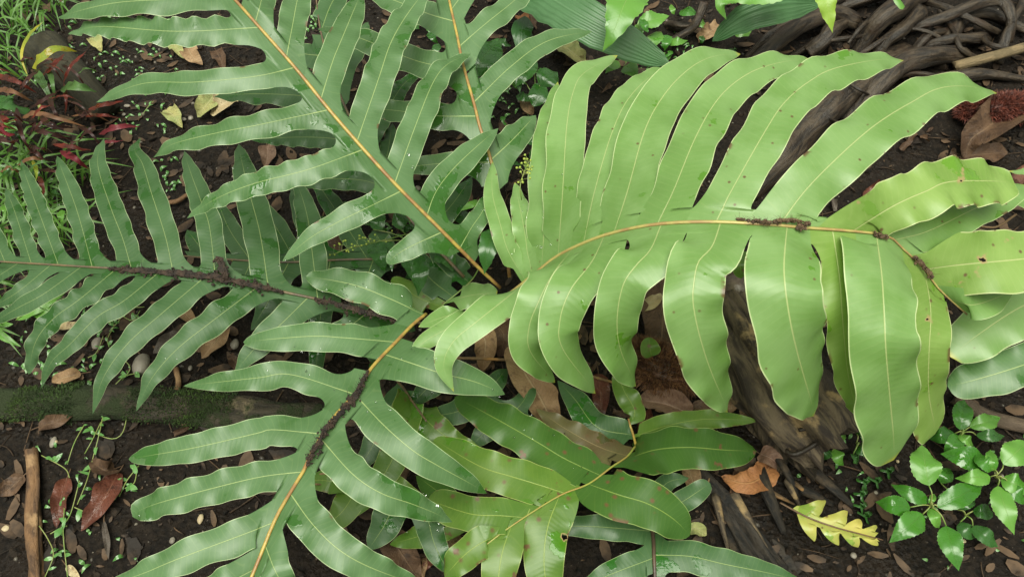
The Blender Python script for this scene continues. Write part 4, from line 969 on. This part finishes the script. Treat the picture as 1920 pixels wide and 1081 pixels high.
plant('seedling', (1748, 965), [
 ([(1742, 910), (1728, 833)], 60, GLS, u(h=.13)), ([(1742, 940), (1670, 907)], 30), ([(1707, 950), (1641, 940)], 40), ([(1730, 963), (1667, 1017)], 52),
 ([(1757, 950), (1845, 906)], 48), ([(1747, 952), (1761, 990)], 24, GLS), ([(1774, 985), (1798, 1070)], 47), ([(1744, 945), (1752, 925)], 14, GLS)],
 'glossy leafy plant with toothed leaves nearest the yellow dead frond', 'plant', GL, (1744, 947, .10))
plant('seedling', (1870, 905), [
 ([(1857, 893), (1790, 896)], 33, GLS), ([(1864, 883), (1857, 842)], 26, GLS), ([(1881, 870), (1928, 826)], 58, GLS), ([(1877, 897), (1930, 916)], 40, GLS),
 ([(1871, 910), (1902, 1002)], 47, GLS), ([(1847, 862), (1763, 850)], 46, GL, u(h=.08)), ([(1862, 880), (1830, 850)], 30, GL), ([(1890, 905), (1925, 945)], 26)],
 'glossy leafy plant with toothed leaves at the right edge', 'plant', GL, (1867, 893, .10))
plant('seedling', (1805, 812), [
 ([(1801, 806), (1808, 748)], 42, GL), ([(1818, 800), (1876, 782)], 34, GLS), ([(1800, 813), (1825, 834)], 18, GLS), ([(1830, 815), (1884, 817)], 24, DK), ([(1790, 812), (1740, 822)], 36, DK), ([(1800, 818), (1770, 850)], 34, GL)],
 'glossy leafy plant just below the tip of the pale frond', 'plant', GL, (1803, 810, .06), h=.06)
plant('seedling', (1815, 960), [
 ([(1800, 978), (1828, 1008)], 28), ([(1824, 985), (1872, 1025)], 30), ([(1824, 957), (1862, 960)], 30), ([(1764, 905), (1782, 878)], 34, GL), ([(1795, 955), (1830, 930)], 26)],
 'low dark seedling between the two glossy plants', 'plant', DK, (1810, 965, .04), h=.04)
plant('seedling', (1572, 835), [([(1573, 806), (1573, 757)], 24, GLS, u(h=.08)), ([(1565, 842), (1582, 872)], 24, GLS), ([(1560, 845), (1538, 860)], 18), ([(1575, 825), (1585, 812)], 12, GLS)],
 'small seedling beside the rotten log end', 'plant', DK, (1570, 835, .05), h=.05)
plant('seedling', (1608, 830), [([(1605, 812), (1618, 800)], 20), ([(1606, 838), (1628, 845)], 26), ([(1600, 850), (1610, 865)], 14)], 'small dark seedling at the bottom tip of the pale frond', 'plant', DK, (1606, 830, .04), h=.04)
for i, (x, y, wl) in enumerate([(1623, 902, 'left of two near the top'), (1645, 900, 'right of two near the top'), (1667, 882, 'topmost, under the pale frond tip'), (1617, 925, 'third from the bottom'), (1617, 948, 'second from the bottom'), (1625, 965, 'lowest')]):
    plant('sprout', (x, y), [([(x, y), (x + 10, y - 6)], 10), ([(x, y), (x - 10, y - 3)], 10), ([(x, y), (x + 2, y + 10)], 9)], 'tiny sprout on bare soil left of the glossy plants, ' + wl, 'sprout', DK, serr=0, h=.01, group='tiny sprouts on the bare soil')
# yellow dead frond
yf = thing('dead_frond', atg(1465, 945), 'small yellow toothed dead frond with brown specks above the bottom edge', 'frond')
YM = leaf_mat('yellowed_frond', (0.40, 0.35, 0.08), (0.26, 0.29, 0.06), (0.16, 0.24, 0.04), (0.34, 0.20, 0.10), (0.40, 0.32, 0.10), wet_lo=.6, rough=.4, spots=.55, tcol=(.4, .35, .05))
yz = lambda q: [(x, y, z) for x, y, z in q]
YR = [(1462, 942, .075), (1515, 970, .085), (1565, 988, .085), (1610, 1000, .075), (1655, 1012, .055)]
YL = [(L, [(1508, 966), (1535, 948), (1549, 936)], 44, .005, -.01, u(kind='tri', ruf=.006, mh=.2, curl=.1)), (L, [(1558, 985), (1578, 968), (1590, 956)], 44, .005, -.01, u(kind='tri', ruf=.006, mh=.2, curl=.1)), (L, [(1595, 996), (1608, 982), (1614, 972)], 38, .005, -.01, u(kind='tri', ruf=.006, mh=.2, curl=.1)), (L, [(1625, 1004), (1636, 992), (1645, 984)], 24, .005, -.01, u(kind='tri', ruf=.006, mh=.2, curl=.1)),
      (Rr, [(1512, 969), (1520, 992), (1528, 1015)], 42, .005, -.01, u(kind='tri', ruf=.006, mh=.2, curl=.1)), (Rr, [(1552, 983), (1563, 1002), (1574, 1022)], 44, .005, -.01, u(kind='tri', ruf=.006, mh=.2, curl=.1)), (Rr, [(1588, 993), (1600, 1010), (1610, 1026)], 42, .005, -.01, u(kind='tri', ruf=.006, mh=.2, curl=.1)), (Rr, [(1622, 1003), (1636, 1012), (1648, 1022)], 26, .005, -.01, u(kind='tri', ruf=.006, mh=.2, curl=.1))]
frond(yf, YR, YL, YM, DM['brown'], .002, .001, sw=13, label='yellow toothed blade with a pinkish midrib')
# red-leaved plant
def cro(name, base, col, rim, **kw): return leaf_mat(name, tuple(c * .7 for c in base), tuple(c * .7 for c in col), tuple(c * .4 for c in base), rim, rim, rough=.42, spec=.3, **kw)
CR = cro('croton_red', (0.20, 0.030, 0.018), (0.055, 0.016, 0.012), (0.36, 0.06, 0.03), wet_lo=.6, tcol=(.4, .04, .02))
CD = cro('croton_dark', (0.035, 0.016, 0.014), (0.060, 0.020, 0.014), (0.16, 0.03, 0.02), wet_lo=.5, tcol=(.1, .02, .01))
CM = cro('croton_magenta', (0.25, 0.030, 0.045), (0.11, 0.02, 0.025), (0.30, 0.05, 0.07), wet_lo=.6, tcol=(.4, .04, .05))
CY = cro('croton_yellow', (0.46, 0.40, 0.03), (0.20, 0.27, 0.03), (0.52, 0.42, 0.04), wet_lo=.6, tcol=(.5, .45, .03), spots=.3, spotcol=(.06, .16, .02))
CG = cro('croton_green', (0.085, 0.17, 0.045), (0.05, 0.12, 0.03), (0.16, 0.25, 0.09), wet_lo=.55, tcol=(.1, .3, .03))
CO = cro('croton_orange', (0.22, 0.11, 0.05), (0.12, 0.05, 0.03), (0.30, 0.16, 0.08), wet_lo=.6, tcol=(.25, .1, .03))
cl = [([(-15, 138), (30, 152), (70, 175)], 13, CR), ([(80, 140), (98, 122), (121, 101)], 11, CR), ([(118, 158), (132, 125), (162, 96)], 7, CR), ([(120, 157), (124, 185), (122, 217)], 9, CR),
 ([(52, 205), (85, 185), (115, 166)], 8, CD), ([(-10, 165), (25, 172), (62, 190)], 12, CO), ([(-15, 185), (20, 195), (52, 204)], 34, DK), ([(38, 222), (65, 212), (110, 222), (162, 238)], 11, CO),
 ([(165, 205), (195, 196), (232, 189)], 9, CR), ([(160, 218), (195, 216), (228, 222)], 7, CR), ([(185, 252), (220, 238), (262, 237)], 12, CM), ([(98, 270), (135, 275), (172, 282)], 10, CR),
 ([(112, 282), (140, 297), (168, 318)], 16, CM), ([(48, 268), (70, 288), (95, 305)], 12, CD), ([(188, 267), (210, 265), (232, 263)], 6, CM), ([(66, 130), (82, 160), (105, 203)], 20, CG),
 ([(90, 127), (98, 155), (102, 190)], 13, CG), ([(60, 128), (78, 106), (110, 90), (145, 97)], 17, CY), ([(57, 155), (40, 105), (55, 65), (82, 40)], 7, CY), ([(115, 165), (145, 162), (182, 172)], 20, CG),
 ([(30, 182), (50, 150), (82, 122)], 9, CD), ([(55, 250), (62, 235), (55, 215)], 16, CD), ([(60, 240), (90, 250), (140, 262)], 12, CD), ([(0, 215), (15, 228), (28, 226)], 14, CR), ([(72, 330), (78, 345), (80, 370)], 12, CR),
 ([(-20, 240), (5, 245), (28, 255)], 18, CM), ([(-20, 262), (10, 262), (30, 270)], 14, CD), ([(60, 300), (68, 320), (66, 345)], 10, CY), ([(140, 205), (160, 215), (172, 200)], 12, CD), ([(75, 215), (95, 235), (140, 240)], 14, CD), ([(90, 170), (100, 205), (120, 235)], 12, CD), ([(30, 200), (40, 250), (60, 290)], 14, CD)]
rc = random.Random(3)
for k in range(40):
    x, y = rc.uniform(-40, 150), rc.uniform(110, 340); a = rc.uniform(-.9, .9) + rc.choice([0, math.pi]); l = rc.uniform(35, 75)
    cl.append(([(x, y), (x + math.cos(a) * l * .5, y + math.sin(a) * l * .5 - 8), (x + math.cos(a) * l, y + math.sin(a) * l + 4)], rc.uniform(3, 8), rc.choice([CD, CD, CD, CD, CR, CD, CG, DK, CO])))
cz = [([tuple(p) + (0.10 + 0.05 * math.sin(math.pi * i / (len(pts) - 1)) + .04 * ((k * 7) % 3),) for i, p in enumerate(pts)], w_ * .85, m_) for k, (pts, w_, m_) in enumerate(cl)]
plant('croton', (75, 225), [(p, w_, m_, u(kind='lance', serr=0, rows=18)) for p, w_, m_ in cz], 'croton with narrow red, dark and yellow leaves at the upper left', 'croton', CR, (75, 200, .10), h=.14, stemr=.006)
# broad leaves at the top
bl = thing('broad_leaf_plant', atg(1050, -60), 'plant with long pleated dark green leaves at the top centre', 'plant')
leaf('leaf', [(900, -90, .20), (1000, -25, .24), (1080, 25, .25), (1155, 66, .23), (1258, 122, .17)], 92, PL, bl, kind='strap', ruf=.002, fold=-.1, camber=0, rows=24, pleats=9)
leaf('leaf', [(1335, 78, .14), (1380, 45, .19), (1440, 22, .21), (1545, 6, .17)], 58, PL, bl, kind='lance', ruf=.002, fold=.2, rows=24, pleats=6)
leaf('leaf', [(985, 30, .12), (978, 60, .13), (972, 100, .10)], 40, PL, bl, kind='lance', rows=16)
plant('shrub', (1190, -60), [([(1195, -40, .34), (1170, 10, .36), (1150, 60, .34), (1130, 97, .30)], 80, GLS)], 'light green serrated leaf hanging in from the top edge', 'plant', GLS, (1195, -45, .34), serr=18)
plant('shrub', (1545, -50), [([(1535, -40, .30), (1548, -5, .31), (1555, 30, .29), (1561, 62, .26)], 46, LG), ([(1490, -30, .30), (1440, -15, .31), (1350, 0, .28)], 50, GLS), ([(1400, -20, .25), (1352, 5, .25), (1362, 38, .22)], 34, GLS), ([(1680, -15), (1690, 5)], 30, GLS, u(h=.3))], 'bright leafy shrub tips hanging in from the top edge', 'plant', GLS, (1520, -45, .30), serr=16)
plant('weed', (905, 150), [([(885, 145, .16), (905, 110, .18), (935, 72, .15)], 62, DK)], 'dark serrated leaf seen beside the top frond midrib', 'weed', DK, (890, 148, .14), serr=14)
plant('weed', (1010, 190), [([(1012, 160, .12), (1025, 145, .13), (1045, 135, .11)], 46), ([(1000, 200, .10), (1010, 175, .12), (1015, 150, .11)], 40), ([(960, 120, .10), (970, 140, .11), (975, 175, .09)], 30), ([(1000, 110, .1), (985, 140, .12), (965, 165, .1)], 34)], 'low dark weed in the gap left of the pale frond', 'weed', DK, (1005, 190, .08), serr=12)
plant('weed', (1170, 120), [([(1195, 45, .10), (1220, 38, .11), (1255, 30, .10)], 34), ([(1240, 60, .06), (1225, 75, .07), (1195, 85, .06)], 24), ([(1170, 125, .10), (1185, 132, .11), (1195, 150, .10)], 30), ([(1160, 115, .08), (1145, 125, .09), (1135, 138, .08)], 26), ([(1250, 75, .05), (1270, 78, .06), (1290, 76, .05)], 18), ([(1230, 95, .05), (1245, 108, .05), (1262, 100, .05)], 18)], 'small fresh green weed below the broad pleated leaf', 'weed', GLS, (1200, 80, .05), serr=10)
plant('weed', (780, 460), [([(790, 478, .20), (787, 515, .21), (784, 556, .17)], 36, DK), ([(735, 420, .15), (750, 412, .16), (765, 405, .15)], 32, DK), ([(700, 430, .12), (705, 415, .13), (700, 395, .12)], 40, DK), ([(775, 435, .13), (780, 425, .14), (785, 412, .13)], 26), ([(700, 455, .14), (712, 480, .16), (722, 512, .13)], 40, DK), ([(712, 455, .14), (730, 470, .15), (735, 510, .13)], 30), ([(820, 470, .14), (840, 485, .15), (850, 510, .13)], 40, DK), ([(760, 480, .16), (770, 500, .17), (775, 530, .15)], 30, DK)],
      'dark leafy weed growing up under the upper left frond', 'weed', DK, (775, 455, .10), serr=12)
plant('weed', (915, 420), [([(925, 428, .30), (915, 468, .31), (908, 514, .27)], 42, DK), ([(895, 375, .26), (885, 382, .27), (863, 395, .26)], 16, GLS), ([(880, 400, .12), (862, 405, .13), (850, 395, .12)], 30, DK)], 'dark serrated leaf in front of the golden midrib at the crown', 'weed', DK, (925, 425, .28), serr=16)
plant('weed', (140, 610), [([(30, 600, .03), (75, 570, .05), (125, 545, .03)], 26, GLS), ([(60, 590, .03), (90, 585, .04), (125, 560, .03)], 20), ([(-20, 610, .03), (5, 630, .04), (40, 650, .03)], 16, GLS), ([(-10, 600, .03), (10, 608, .03), (25, 607, .03)], 12)], 'bright green weed leaves under the left hand frond', 'weed', GLS, (70, 585, .03), serr=0, kind='lance')
plant('weed', (440, 500), [([(438, 470, .03), (450, 480, .04), (462, 500, .03)], 34, CY), ([(455, 505, .03), (462, 512, .03), (470, 520, .03)], 20, GLS)], 'yellowing leaf on the soil below the left frond', 'weed', GLS, (440, 490, .02), serr=0)
plant('weed', (1390, 490), [([(1385, 470, .34), (1388, 495, .35), (1390, 522, .33)], 36, MAT['fern_young'], u(kind='round'))], 'yellow green leaf tip seen through a gap of the pale frond', 'weed', GLS, (1385, 468, .33), serr=0)
ru = random.Random(9)
for lb, (bx, by), boxes, n_, ms_ in [
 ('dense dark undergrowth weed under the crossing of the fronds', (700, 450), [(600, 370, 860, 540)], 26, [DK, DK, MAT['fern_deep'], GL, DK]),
 ('low leafy weed in the gap beside the top frond', (985, 170), [(925, 60, 1010, 320)], 16, [DK, GLS, DK, GL]),
 ('leafy weed along the top edge between the fronds', (720, 30), [(590, -10, 830, 130)], 12, [DK, DK, GL]),
 ('pale green weed growing among the grass at the left edge', (30, 400), [(-30, 300, 120, 480)], 14, [GLS, DK, GL, CG]),
 ('small weed leaves by the forked root near the top', (1240, 60), [(1190, 10, 1420, 110)], 12, [GLS, DK, GL]),
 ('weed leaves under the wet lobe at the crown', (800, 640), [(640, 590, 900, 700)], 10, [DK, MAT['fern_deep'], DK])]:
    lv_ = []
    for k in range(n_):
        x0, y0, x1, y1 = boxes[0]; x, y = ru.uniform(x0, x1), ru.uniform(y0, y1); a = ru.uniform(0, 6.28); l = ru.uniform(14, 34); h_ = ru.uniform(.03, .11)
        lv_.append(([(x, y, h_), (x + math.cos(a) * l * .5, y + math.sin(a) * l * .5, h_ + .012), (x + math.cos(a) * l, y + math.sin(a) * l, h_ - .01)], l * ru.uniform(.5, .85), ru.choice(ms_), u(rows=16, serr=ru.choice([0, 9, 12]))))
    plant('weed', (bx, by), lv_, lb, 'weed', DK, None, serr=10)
# flowering weeds with little buds
BUD = plain_mat('bud', (0.26, 0.30, 0.05), (0.20, 0.27, 0.04), 60, 0.5, 0.2)
for stem_pts, nb, spread, lb in [([(770, 437, .17), (700, 455, .20), (655, 465, .21), (622, 478, .20)], 26, 22, 'thin flower stalk with tiny yellow green buds at the left'),
                                 ([(978, 375, .44), (975, 350, .46), (982, 325, .46), (992, 302, .44)], 26, 18, 'thin flower stalk with tiny yellow green buds beside the pale frond')]:
    P = [at(*p) for p in stem_pts]; cv = crom(P, 10); t = thing('flower_stalk', P[0], lb, 'flower')
    v, f = tube(cv, .0011, 12, 5); mk('stem', v, f, MAT['stem_green'], t)
    for k in range(nb):
        s = .35 + .65 * k / nb; p = samp(cv, s); a = rl.uniform(0, 6.28); d = Vector((math.cos(a), math.sin(a), .35)) * mpp(p) * rl.uniform(.35, 1) * spread
        v, f = tube(crom([p, p + d * .5 + Vector((0, 0, .002)), p + d], 4), .0004, 4, 4, cap=False); mk('pedicel', v, f, MAT['stem_green'], t)
        V, F = blobs([tuple(p + d)], [.0028], 1.0, .05); mk('bud', V, F, BUD, t)
# creeping weeds at the lower left
CW = leaf_mat('creeper_leaf', (0.10, 0.22, 0.06), (0.07, 0.18, 0.045), (0.05, 0.15, 0.03), (0.18, 0.30, 0.10), (0.18, 0.30, 0.1), wet_lo=.55, rough=.25, tcol=(.15, .4, .04))
for stems, lb in [([[(78, 853), (105, 868), (125, 880), (130, 895)], [(125, 870), (140, 830), (160, 795)], [(112, 905), (120, 940), (118, 1000), (125, 1081)], [(118, 985), (135, 960), (150, 900)], [(140, 950), (160, 960), (150, 970)]], 'pale creeping weed beside the dark red leaf'),
                  ([[(195, 775), (185, 815), (172, 860), (165, 900), (145, 945)], [(165, 800), (185, 815), (215, 822), (232, 810), (240, 780)], [(190, 790), (170, 830), (160, 850)]], 'creeping weed trailing down from the mossy log'),
                  ([[(225, 930), (240, 900), (262, 872)], [(232, 915), (250, 905), (258, 885)]], 'short creeping weed beside the lowest left lobes'),
                  ([[(195, 590), (215, 610), (240, 580), (270, 575)], [(215, 610), (200, 635), (205, 650)], [(225, 590), (250, 600), (262, 582)], [(195, 630), (180, 660), (165, 670)]], 'wiry creeping weed between the drooping left lobes'),
                  ([[(215, 720), (235, 705), (260, 698)], [(230, 712), (245, 690), (230, 670)]], 'tiny creeping weed above the mossy log'),
                  ([[(300, 150), (315, 165), (330, 160)], [(265, 215), (280, 200), (290, 190)]], 'small creeping weed at the upper left soil'),
                  ([[(75, 985), (90, 1010), (100, 1040), (85, 1081)], [(95, 1000), (110, 990), (125, 985)]], 'creeping weed at the bottom left by the stick')]:
    t = thing('creeping_weed', atg(*stems[0][0]), lb, 'weed')
    for sp in stems:
        P = [atg(x + rl.uniform(-2, 2), y, .010 + .008 * rl.random()) for x, y in sp]; cv = crom(P, 10)
        v, f = tube(cv, .0011, 14, 5); mk('stem', v, f, MAT['stem_green'], t)
        for k in range(max(3, int(cv[2] / .030))):
            p = samp(cv, rl.random()); a = rl.uniform(0, 6.28); l = rl.uniform(.007, .024); d = Vector((math.cos(a), math.sin(a), rl.uniform(-.1, .5))) * l
            V, F, A = build_strip(crom([p, p + d * .5 + Vector((0, 0, .002)), p + d], 4), 1, rl.choice(['ovate', 'lance', 'acute']), wm=l * rl.uniform(.15, .32), rows=6, ruf=.001, edge=.1, twist=rl.uniform(-1, 1)); mk('leaf', V, F, CW, t, attrs=A)
# grass and low weeds nobody could count
GR = leaf_mat('grass_blade', (0.075, 0.165, 0.025), (0.045, 0.115, 0.016), (0.04, 0.10, 0.015), (0.14, 0.23, 0.06), (0.11, 0.19, 0.05), rough=.4, spec=.3, tcol=(.2, .45, .03))
def blades(name, regs, mat, label, cat, lmin, lmax, wd, flat=.6):
    V, F, LF, LV, RM = [], [], [], [], []
    for (x0, y0, x1, y1, n) in regs:
        for _ in range(n):
            p = atg(rl.uniform(x0, x1), rl.uniform(y0, y1), .0); a = rl.uniform(0, 6.28); l = rl.uniform(lmin, lmax)
            d = Vector((math.cos(a), math.sin(a), 0)); pts = [p, p + d * l * .35 + Vector((0, 0, l * flat)), p + d * l + Vector((0, 0, l * flat * .6))]
            v, f, A = build_strip(crom(pts, 6), 1, 'lance', wm=wd * rl.uniform(.6, 1.2), rows=5, ruf=0, edge=0)
            o = len(V); V += v; F += [tuple(i + o for i in q) for q in f]; LF += A['lf'][1]; LV += A['lv'][1]; RM += A['rim'][1]
    tag(mk(name, V, F, mat, attrs={'lf': ('FLOAT_VECTOR', LF), 'lv': ('FLOAT', LV), 'rim': ('FLOAT', RM)}), label, cat, kind='stuff')
blades('grass', [(-60, -20, 60, 160, 130), (-60, 270, 90, 490, 150), (60, -20, 130, 70, 40), (90, 300, 170, 470, 40), (-60, 520, 60, 640, 30)], GR, 'bright green grass and thin weeds along the left edge', 'grass', .06, .19, .0034)
blades('ground_weeds', [(60, 40, 330, 160, 90), (200, 160, 320, 260, 30), (560, 20, 620, 80, 30), (900, 100, 1000, 240, 40), (1180, 60, 1300, 140, 40), (270, 300, 340, 360, 30), (20, 560, 260, 720, 90), (1480, 820, 1640, 980, 18), (60, 820, 260, 1060, 30), (1700, 800, 1920, 1060, 20), (640, 380, 780, 460, 40)], CW, 'tiny low green weeds sprouting from the soil', 'weeds', .008, .024, .0035)
# pebbles
PB = plain_mat('pebble', (0.10, 0.088, 0.07), (0.17, 0.15, 0.12), 26, 0.5, 0.3, per=1)
PBP = plain_mat('pale_pebble', (0.34, 0.28, 0.17), (0.26, 0.20, 0.12), 40, 0.5, 0.3, per=1)
import bmesh
def pebble(x, y, w_, h_, mat, label, group=None):
    p = atg(x, y, .004); m_ = mpp(p); bm = bmesh.new(); bmesh.ops.create_icosphere(bm, subdivisions=3, radius=1)
    for v in bm.verts:
        n_ = 1 + .14 * mnoise.noise(v.co * 1.3 + Vector((x, y, 0)))
        v.co = Vector((v.co.x * w_ * m_ / 2, v.co.y * h_ * m_ / 2 * 1.1, v.co.z * min(w_, h_) * m_ * .36)) * n_ + p
    V = [v.co.copy() for v in bm.verts]; F = [tuple(v.index for v in f.verts) for f in bm.faces]; bm.free()
    tag(mk('pebble', V, F, mat, loc=p), label, 'pebble', group)
pebble(265, 683, 30, 44, PB, 'oval grey brown pebble below the left frond, the biggest')
pebble(181, 643, 18, 24, PB, 'round grey pebble left of the oval one')
pebble(440, 645, 16, 20, PB, 'small grey pebble near the tip of a lower frond lobe')
pebble(100, 828, 12, 20, PB, 'narrow grey stone below the mossy log')
pebble(376, 972, 11, 17, PBP, 'cream seed-like pebble between two lower left lobes')
pebble(102, 828, 14, 9, PBP, 'cream pebble right of the narrow grey stone')
pebble(195, 783, 12, 10, PBP, 'cream pebble touching the mossy log')
pebble(10, 990, 18, 14, PBP, 'pale pebble at the lower left edge')
pebble(72, 236, 14, 10, PB, 'dull pebble under the croton')
for k in range(45):
    x, y = rl.choice([(rl.uniform(0, 480), rl.uniform(560, 1060)), (rl.uniform(180, 620), rl.uniform(60, 420)), (rl.uniform(700, 1000), rl.uniform(100, 400)), (rl.uniform(1580, 1900), rl.uniform(820, 1060))])
    k_ = rl.choice([0, 0, 0, 1]); pebble(x, y, rl.uniform(6, 13), rl.uniform(6, 12), (PB, PBP)[k_], where(x, y, ('tiny grey stone', 'tiny cream stone')[k_]), 'tiny stones in the soil')

# ------------------------------------------------------------------ rain drops on the wet lobes
wd_ = NT('water_drop'); wd_.b.inputs['Base Color'].default_value = (1, 1, 1, 1); wd_.b.inputs['Roughness'].default_value = 0.03
wd_.b.inputs['Transmission Weight'].default_value = 1.0; wd_.b.inputs['IOR'].default_value = 1.33
C, S = [], []
hot = [(660, 535, 60), (720, 560, 50), (650, 635, 60), (780, 660, 50), (840, 690, 45), (700, 800, 50), (640, 760, 40), (540, 690, 50), (880, 420, 40), (1020, 360, 50), (1000, 450, 40), (90, 690, 40), (70, 720, 30), (500, 450, 60), (290, 650, 40), (780, 300, 40), (750, 520, 60), (980, 800, 50), (950, 760, 50), (1060, 850, 40), (790, 960, 40), (430, 340, 40), (260, 960, 30)]
lob = [o for o in bpy.data.objects if o.name.split('.')[0] == 'lobe']
cand = []
for o in lob:
    off = OFF[o.name]
    for v in o.data.vertices:
        p = v.co + off; q = pix(p)
        for hx, hy, hr in hot:
            if abs(q.x - hx) < hr and abs(q.y - hy) < hr: cand.append((p, v.normal.copy())); break
for _ in range(330):
    p, n_ = rl.choice(cand)
    if n_.z < 0: n_ = -n_
    C.append(tuple(p + n_ * .0005 + Vector((rl.uniform(-.003, .003), rl.uniform(-.003, .003), 0)))); S.append(rl.choice([.0009, .0011, .0013, .0018, .0026]))
V, F = blobs(C, S, .55, .1)
tag(mk('rain_drops', V, F, wd_.m), 'clear rain drops scattered on the wet fern lobes', 'water', kind='stuff')
